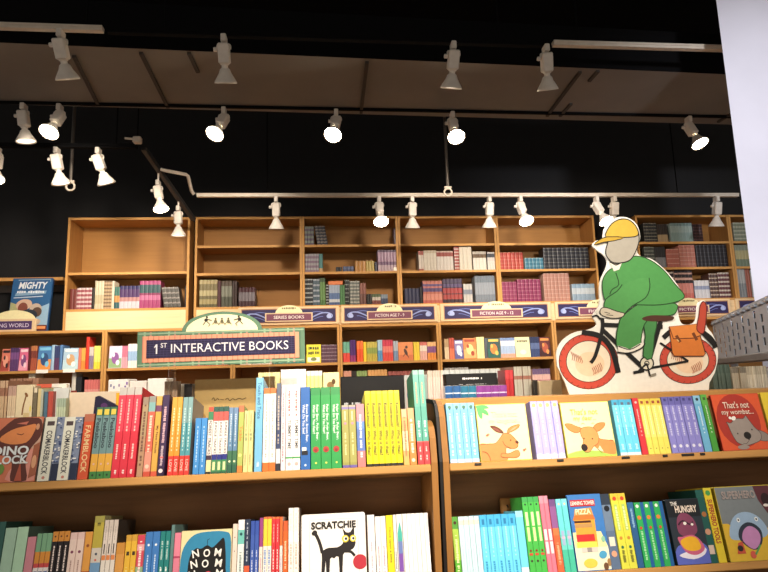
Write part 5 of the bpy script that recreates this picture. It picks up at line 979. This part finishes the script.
rear_face(323.5, 339.5, 372.5, 2.62, 'cream album with a brown scribbled animal drawing', '#ece0a8', lambda a: (a.ell(.45, .86, .22, .04, '#8c6c40', 15), a.ell(.65, .9, .12, .03, '#5c4428'), a.line([(.2, .82), (.5, .84), (.8, .81)], .004, '#3c2c1c', smooth=3)), t=.02)
box_item(341, 404.5, 376, 2.4, 0, 'display_box', 'flat black box behind the yellow Knock-knock books', 'box', '#0e0d0f', d=.05, deco=lambda a: a.strokes(.05, .7, .3, .73, '#b8bcc0', 'h', 9))
rear_face(404.8, 428, 375, 2.5, 'grey blue album with a round blue shape on its cover', '#a8aca8', lambda a: (a.rect(.06, .0, .9, .95, '#b8a8a0'), a.ell(.3, .78, .2, .08, '#3c4c8c'), a.rect(.7, .5, .98, .99, '#8c9c94')), t=.02)
rear_run(428.5, 444, 370.5, 2.5, 6, 'pale pink', [(0, '#d8a8a0'), (.6, '#d8c0b4'), (.93, '#c8b8a8')], BT, d=.2)
# behind the ledge of the unit with the cyclist
rear_run(446, 461.5, 386, 2.45, 2, 'deep blue ruled', [(0, '#2f5c94'), (.9, '#d8e0e8'), (.915, '#34649c')], 'under the black leaflet box', d=.1)
rear_run(461.8, 477, 386, 2.45, 2, 'teal blue ruled', [(0, '#2c7090'), (.9, '#d8e0e8'), (.915, '#2f7898')], 'under the black leaflet box', d=.1)
rear_run(477.3, 508, 385.5, 2.45, 4, 'purple ruled', [(0, '#7c3c88'), (.9, '#d8c8e0'), (.915, '#8c4494')], 'under the black leaflet box', d=.1)
box_item(446.5, 498.5, 373.5, 2.57, 0, 'leaflet_box', 'black box with a short white line of print on its face', 'box', '#121214', d=.08, deco=lambda a: (a.strokes(.3, .93, .7, .955, '#e8e8e8', 'h', 10), a.strokes(.25, .87, .78, .88, '#a8a8a8', 'h', 16)))
rear_run(440.5, 502, 369.5, 2.72, 12, 'pale grey blue', [(0, '#b8c0c4'), (.95, '#d0d4d0')], 'behind the black leaflet box', d=.15)
rear_run(507.4, 515.6, 370, 2.55, 2, 'scarlet', [(0, '#b83438'), (.9, '#c84448')], 'beside the black leaflet box', d=.12)
rear_run(515.8, 533.5, 366.5, 2.55, 6, 'grey sage', [(0, '#a8a898'), (.5, '#b4b0a0'), (.86, '#a06c5c'), (.9, '#b8b4a4')], 'beyond the scarlet albums', d=.2)
rear_run(535.6, 539, 380, 2.5, 1, 'dark', [(0, '#2c2824')], 'next to the cream carton', d=.03)
box_item(540, 563, 380.5, 2.48, 0, 'carton', 'cream carton near the cyclist front wheel', 'box', '#d8c49c', d=.1)
rear_run(716, 735, 364.5, 2.46, 7, 'dark green', [(0, '#3c4c44'), (.5, '#5c6c60'), (.9, '#4c5c50')], 'under the perforated rack', d=.15)
rear_run(735.3, 751, 367, 2.46, 6, 'ivory and black', [(0, '#3c3830'), (.3, '#c8bca4'), (.93, '#8c8474')], 'under the perforated rack', d=.15)
rear_run(751.3, 772, 366, 2.46, 7, 'cream', [(0, '#4c463c'), (.4, '#d0c4ac'), (.9, '#b8ac94')], 'under the perforated rack', d=.15)

# ------------------------------------------------------------------ perforated grey rack at the right
PR = at(775, 292.5, 2.45); zt = PR.z; PL = at_z(712, 321.5, zt)
zb_ = at(716, 362, PL.y).z
d = (PR - PL); Ln = Vector((d.x, d.y)).length * 1.04; ang = math.atan2(d.y, d.x); Hp = zt - zb_
GREY = paint('#a6adb8', 'grey_moulded_steel', .45, .3, .02)
r = thing('perforated_rack', uniq('grey perforated metal rack sloping past the white column'), 'rack', (PL.x, PL.y, 0), (0, 0, ang))
def perforated(z0, z1, L0, L1, rows, cw=.125):
    m = MB(); nc = int((L1 - L0) / cw); cw = (L1 - L0) / nc
    for c_ in range(nc):
        u0, u1 = L0 + c_ * cw, L0 + (c_ + 1) * cw; ch = (z1 - z0) / rows; off = .5 * ch if c_ % 2 else 0
        a0, a1 = u0 + cw * .34, u1 - cw * .34
        cuts = []
        for k in range(rows):
            s0 = z0 + k * ch + off + ch * .12; s1 = s0 + ch * .68
            if s1 < z1 - .004: cuts.append((s0, s1))
        m.box((u0, 0, z0), (a0, .004, z1), GREY); m.box((a1, 0, z0), (u1, .004, z1), GREY)
        zz = z0
        for s0, s1 in cuts: m.box((a0, 0, zz), (a1, .004, s0), GREY); zz = s1
        m.box((a0, 0, zz), (a1, .004, z1), GREY)
    return m
perforated(zb_ + .02, zt - .03, 0, Ln, 4).build('perforated_panel', r)
m = MB()
for k in range(int(Ln / .125)): m.cbox((k * .125 + .012, -.012, zt - .028), (k * .125 + .085, .03, zt - .012), GREY, .004)
m.box((0, -.004, zt - .012), (Ln, .05, zt), GREY); m.build('toothed_lip', r)
m = MB(); m.cbox((-.01, -.035, zb_ - .02), (Ln, .03, zb_ + .02), paint('#6d6f72', 'dark_grey_steel', .45, .3), .006); m.build('bottom_rail', r)
m = MB(); m.box((0, .0045, zb_ + .02), (Ln, .0065, zt - .03), paint('#3a3b3e', 'rack_back_sheet', .7)); o = m.build('back_sheet', r); o.location.y = .06
perforated(zb_ - .3, zb_ - .05, .35, Ln, 4).build('perforated_panel', r)
for u in (.02, Ln - .06): m = MB(); m.cbox((u, .075, 0), (u + .04, .115, zt - .01), GREY, .004); m.build('post', r)

# ------------------------------------------------------------------ tartan sign
SY = 2.31; SW = at(306.2, 345, SY).x - at(138.7, 349, SY).x
s0 = at(222.5, 364.8, SY); sh = at(222.5, 329.8, SY).z - s0.z
r = thing('tartan_sign', uniq('green tartan sign with cream arch reading 1ST INTERACTIVE BOOKS'), 'sign', (s0.x, SY, ZLL + .0005), (0, RAD(-.45), 0)); zb0 = s0.z - ZLL
ar = (at(263.7, 330, SY).x - at(184, 333, SY).x) / 2; ah = at(225, 311.8, SY).z - at(225, 330, SY).z
arch = [(ar * math.cos(t), 0, zb0 + sh + ah * math.sin(t)) for t in [math.pi * k / 24 for k in range(25)]]
m = MB(); m.prism([(-SW / 2, 0, zb0), (SW / 2, 0, zb0), (SW / 2, 0, zb0 + sh)] + arch + [(-SW / 2, 0, zb0 + sh)], (0, .012, 0), '#5a7a60', '#46624e'); sb_ = m.build('sign_board', r)
a = Art(-.0003, .00004, -SW / 2, zb0, SW, sh)
for k in range(28):
    u = k / 28; a.rect(u, 0.005, u + .012, .995, ['#54785c', '#86a886', '#a08070', '#4c6c54'][k % 4])
for v in (.06, .94): a.rect(.005, v - .02, .995, v + .02, '#86a082')
a.build('tartan_border', sb_)
a = Art(-.0025, .00004, -SW / 2, zb0, SW, sh); a.rect(.03, .13, .965, .87, '#d98f70')
for k in range(30): a.rect(.03 + k * .0312, .13, .036 + k * .0312, .87, '#b8745c')
a.build('salmon_border', sb_)
a = Art(-.0045, .00003, -SW / 2, zb0, SW, sh); a.rect(.055, .25, .94, .76, '#221c3c')
for k in range(1, 44): a.rect(.055 + .885 * k / 44, .25, .0562 + .885 * k / 44, .76, '#4c4468')
for k in range(1, 8): a.rect(.055, .25 + .51 * k / 8, .94, .258 + .51 * k / 8, '#4c4468')
np_ = a.build('navy_panel', r)
a = Art(-.0068, .0001, -SW / 2, zb0, SW, sh); a.text('1', .116, .5, SW * .0085, sh * .27, '#d8d4d8', .012, keep=False); a.text('ST', .158, .6, SW * .037, sh * .13, '#d8d4d8', .012); a.text('INTERACTIVE BOOKS', .55, .505, SW * .7, sh * .25, '#d8d4d8', 0.); a.poly([(.101, .555), (.113, .635), (.113, .575), (.105, .53)], '#d8d4d8'); a.build('lettering', np_)
m = MB(); k_ = .9; m.prism([(ar * k_ * math.cos(t), -.0005, zb0 + sh - .004 + ah * .9 * math.sin(t)) for t in [math.pi * k / 24 for k in range(25)]], (0, -.002, 0), '#eadfb4'); ca_ = m.build('cream_arch', r)
a = Art(-.0028, .0002, -ar, zb0 + sh, 2 * ar, ah); d_ = '#2c2824'
for u, s in ((.3, 1), (.72, -1)):
    a.ell(u, .55, .025, .09, d_, 10 * s); a.ell(u + .01 * s, .7, .014, .06, d_); a.line([(u, .5), (u + .05 * s, .3), (u + .03 * s, .2)], .003, d_); a.line([(u, .5), (u - .04 * s, .28)], .003, d_); a.line([(u, .6), (u + .07 * s, .52)], .003, d_)
for u in (.42, .5, .58): a.ell(u, .45, .02, .1, '#6c6448', 20); a.line([(u - .04, .3), (u, .5), (u + .04, .28)], .0025, '#54503c'); a.ell(u, .6, .012, .05, '#54503c')
a.build('crest_picture', ca_)
for s in (-1, 1):
    m = MB(); m.cbox((s * SW * .3 - .012, .0125, 0), (s * SW * .3 + .012, .0165, zb0 + .05), acrylic(), .0006); m.box((s * SW * .3 - .012, -.01, 0), (s * SW * .3 + .012, .012, .003), acrylic()); m.build('clear_leg', r)

# ------------------------------------------------------------------ cutout of a cyclist on the ledge
CY = 2.29
def cp(X, Y): return at(550 + X / 3.01, 210 + Y / 3.01, CY)
b0 = cp(268, 546); r = thing('cyclist_cutout', uniq('cutout board of a cyclist in green on a red wheeled bicycle'), 'cutout', (b0.x, CY, ZLR + .0002))
def L(X, Y): p = cp(X, Y); return (p.x - b0.x, max(0.0, p.z - ZLR))
base = [(60, 553), (478, 541)]
out = [(22, 470), (20, 425), (40, 390), (75, 368), (115, 360), (140, 345), (128, 318), (148, 285), (150, 220), (172, 165), (165, 140), (140, 120), (128, 106), (140, 92), (158, 88), (165, 55), (195, 25), (230, 22), (260, 42), (272, 80), (262, 122), (275, 140), (310, 150), (360, 195), (400, 255), (385, 285), (390, 330), (405, 345), (438, 335), (445, 285), (462, 272), (472, 290), (470, 345), (490, 375), (504, 415), (505, 450), (496, 490)]
op = [L(*p) for p in smooth_open(out, 4)]
m = MB(); pts = [(x, 0, z) for x, z in op] + [(L(480, 520)[0], 0, L(480, 520)[1]), (L(478, 541)[0], 0, 0), (L(58, 553)[0], 0, 0), (L(46, 520)[0], 0, L(46, 520)[1])]
m.prism(pts, (0, .008, 0), '#ece7da', '#f2eee4'); br_ = m.build('board', r)
m = MB(); m.prism([(.02, .0082, 0), (.02, .0082, .35), (.02, .07, 0)], (.006, 0, 0), '#b8a888'); m.build('easel_strut', r)
class Art2(Art):
    def P(s, u, v): x, z = L(u, v); return (x, s.y, z)
    def line(s, pts, w, c, closed=False, smooth=0):
        if smooth: pts = smooth_pts(pts, smooth) if closed else smooth_open(pts, smooth)
        s.up(); Q = [Vector(p) for p in pts]; n = len(Q); vs = []
        for i, q in enumerate(Q):
            a_ = Q[i - 1] if (i or closed) else q; b_ = Q[(i + 1) % n] if (i < n - 1 or closed) else q
            t = (b_ - a_); t = t.normalized() if t.length > 1e-9 else Vector((1, 0)); nn = Vector((-t.y, t.x)) * w / 2
            vs += [s.P(*(q - nn)), s.P(*(q + nn))]
        mm = n if closed else n - 1
        s.b.add(vs, [(2 * i, 2 * ((i + 1) % n), 2 * ((i + 1) % n) + 1, 2 * i + 1) for i in range(mm)], c)
    def disc(s, X, Y, rx, ry, c, rot=0, n=36):
        k = RAD(rot); s.poly([(X + rx * math.cos(t) * math.cos(k) - ry * math.sin(t) * math.sin(k), Y + rx * math.cos(t) * math.sin(k) + ry * math.sin(t) * math.cos(k)) for t in [2 * math.pi * i / n for i in range(n)]], c)
K = '#15120f'
def wheel(X, Y, rx, ry, n0):
    a = Art2(-.0003, .00004); a.disc(X, Y, rx + 2, ry + 2, K); a.disc(X, Y, rx, ry, '#c24a38'); a.disc(X, Y, rx - 20, ry - 19, K); a.disc(X, Y, rx - 22, ry - 21, '#e6d6bc'); a.disc(X + 4, Y + 8, rx * .5, ry * .45, '#e8c8a4')
    for k in range(26):
        t = 2 * math.pi * k / 26; a.line([(X + (rx - 6) * math.cos(t), Y + (ry - 6) * math.sin(t)), (X + (rx - 1) * math.cos(t + .05), Y + (ry - 1) * math.sin(t + .05))], 2, '#7c2c20')
    for s in ((-48, -20), (40, 14)):
        for q in range(6): a.line([(X + s[0] * (1 - q * .12) - 6, Y + s[1] - 10 + q * 3), (X + s[0] * (1 - q * .12), Y + s[1] + 4 + q * 3), (X + s[0] * (1 - q * .12) - 2, Y + s[1] + 16 + q * 2)], 2, '#a8644c', smooth=3)
    a.build('wheel_picture', br_)
wheel(116, 456, 88, 82, 0); wheel(415, 452, 84, 70, 1)
a = Art2(-.0032, .00004)       # bicycle frame
fr = [(155, 342), (128, 458)]
a.line([(152, 310), (158, 345), (150, 390), (135, 440), (122, 460)], 11, K, smooth=4); a.line([(158, 346), (338, 352)], 13, K); a.line([(158, 362), (282, 478)], 13, K); a.line([(332, 335), (290, 478)], 14, K); a.line([(290, 478), (415, 455)], 7, K); a.line([(330, 400), (415, 455)], 6, K)
a.line([(95, 368), (150, 380), (185, 420), (205, 490)], 15, K, smooth=5); a.line([(340, 385), (375, 360), (440, 362), (480, 385), (497, 415)], 15, K, smooth=5)
a.line([(140, 302), (150, 320), (195, 322), (215, 316)], 7, '#e0dccc', smooth=4); a.line([(125, 322), (140, 318), (150, 330)], 5, K, smooth=3)
a.disc(290, 462, 22, 22, K); a.disc(290, 462, 18, 18, '#d8d0b8'); a.disc(290, 462, 8, 8, K); a.disc(290, 462, 5, 5, '#d8d0b8'); a.line([(290, 462), (262, 488)], 6, K); a.line([(250, 490), (282, 484)], 9, K); a.line([(300, 500), (318, 494)], 8, '#8c8474'); a.line([(290, 462), (300, 500)], 5, K)
a.build('bicycle_picture', br_)
a = Art2(-.0044, .00004)       # saddle bag and reflector
bag = [(357, 352), (440, 344), (466, 432), (460, 440), (372, 440), (366, 430)]; a.poly(bag, '#c8702c'); a.line(bag, 3, '#5c2c14', True); a.poly([(357, 352), (440, 344), (452, 378), (430, 386), (370, 388)], '#d07c38'); a.line([(357, 352), (370, 388), (430, 386), (452, 378)], 3, '#5c2c14'); a.line([(378, 378), (390, 398)], 9, '#6c3818'); a.line([(428, 370), (440, 392)], 9, '#6c3818'); a.line([(380, 390), (386, 396)], 3, '#d8b070')
rf = [(440, 360), (446, 318), (450, 288), (460, 276), (469, 292), (466, 345), (458, 372)]; a.poly(rf, '#b04430', 4); a.line(rf, 3, '#5c1c14', True, 4); a.line([(462, 372), (494, 405)], 16, K)
a.build('bag_picture', br_)
G, GD = '#4a8c48', '#20401e'
a = Art2(-.0055, .00004)       # trousers, coat, shoe, arm
leg2 = [(280, 330), (285, 380), (278, 440), (305, 446), (312, 380), (320, 330)]; a.poly(leg2, '#438044', 2); a.line(leg2, 3, GD, True, 2)
leg = [(262, 285), (300, 280), (375, 282), (378, 306), (360, 318), (310, 322), (282, 345), (272, 390), (268, 418), (205, 418), (198, 380), (205, 345), (215, 322)]; a.poly(leg, G, 3); a.line(leg, 3, GD, True, 3)
a.poly([(275, 326), (300, 318), (340, 318), (370, 322), (364, 332), (320, 336), (285, 334)], '#4a2a1c', 3); a.poly([(202, 408), (238, 419), (272, 400), (284, 403), (272, 418), (236, 431), (203, 428)], '#e6dfcf'); a.line([(200, 428), (235, 431), (272, 417), (284, 401)], 4, K, smooth=4); a.line([(203, 410), (238, 420), (270, 404)], 3, K, smooth=4)
coat = [(195, 172), (225, 148), (262, 140), (300, 152), (340, 182), (375, 225), (402, 258), (385, 275), (330, 286), (262, 286), (205, 282), (170, 280), (158, 255), (156, 215), (172, 185)]; a.poly(coat, G, 3); a.line(coat, 3, GD, True, 3)
arm = [(296, 205), (298, 235), (285, 265), (245, 290), (215, 318), (190, 320), (175, 305), (160, 300), (165, 270), (200, 245), (240, 215)]; a.poly(arm, '#4e904b', 3); a.line(arm[:6], 3, GD, smooth=3); a.line([(160, 300), (165, 270), (200, 245), (215, 225)], 3, GD, smooth=3)
a.line([(196, 190), (205, 225), (185, 240), (178, 255)], 3, GD, smooth=3)
hand = [(150, 300), (165, 294), (200, 306), (222, 312), (212, 324), (180, 326), (152, 316)]; a.poly(hand, '#c8bca4', 3); a.line(hand, 2.5, K, True, 3); a.line([(162, 308), (178, 312)], 2, K); a.line([(168, 316), (188, 318)], 2, K)
a.build('rider_picture', br_)
a = Art2(-.0068, .00004)       # plain head with grey hair and yellow cap
hd = [(172, 98), (166, 120), (168, 140), (185, 158), (212, 160), (240, 150), (258, 120), (266, 85), (256, 50), (230, 30), (200, 32), (178, 58)]; a.poly(hd, '#a49c8c', 4); a.line(hd, 3, K, True, 4)
cap = [(166, 84), (176, 52), (200, 32), (232, 30), (256, 50), (262, 78), (220, 84)]; a.poly(cap, '#c8a43c', 3); a.line(cap, 3, K, True, 3); br = [(130, 106), (145, 92), (170, 82), (222, 84), (190, 94), (160, 98)]; a.poly(br, '#b8942f', 2); a.line(br, 2.5, K, True, 2)
a.poly([(178, 158), (196, 168), (214, 160), (206, 180), (190, 186)], '#e4dcc8'); a.line([(178, 158), (196, 168), (214, 160)], 2.5, K)
a.build('head_picture', br_)

# ------------------------------------------------------------------ unseen spots: inferred shop lamps and added fills; faint spill of the shop
def spot(loc, aim, e, cone, soft=.06, blend=.8, col=(1, .88, .75)):
    ld = bpy.data.lights.new('unseen_spot_beam', 'SPOT'); ld.energy = e; ld.color = col; ld.spot_size = RAD(cone); ld.spot_blend = blend; ld.shadow_soft_size = soft
    o = bpy.data.objects.new('unseen_spot_beam', ld); COL.objects.link(o); o.location = loc; o.rotation_euler = (Vector(aim) - Vector(loc)).to_track_quat('-Z', 'Y').to_euler()
for q in UNSEEN_SPOTS: spot(*q)
W_ = bpy.data.worlds.new('shop_air'); S.world = W_; W_.use_nodes = True
W_.node_tree.nodes['Background'].inputs[0].default_value = (1, .91, .82, 1); W_.node_tree.nodes['Background'].inputs[1].default_value = WORLD
S.view_settings.view_transform = 'Standard'; S.view_settings.look = 'None'; S.view_settings.gamma = 1; S.view_settings.exposure = EXPO
S.view_settings.use_curve_mapping = False
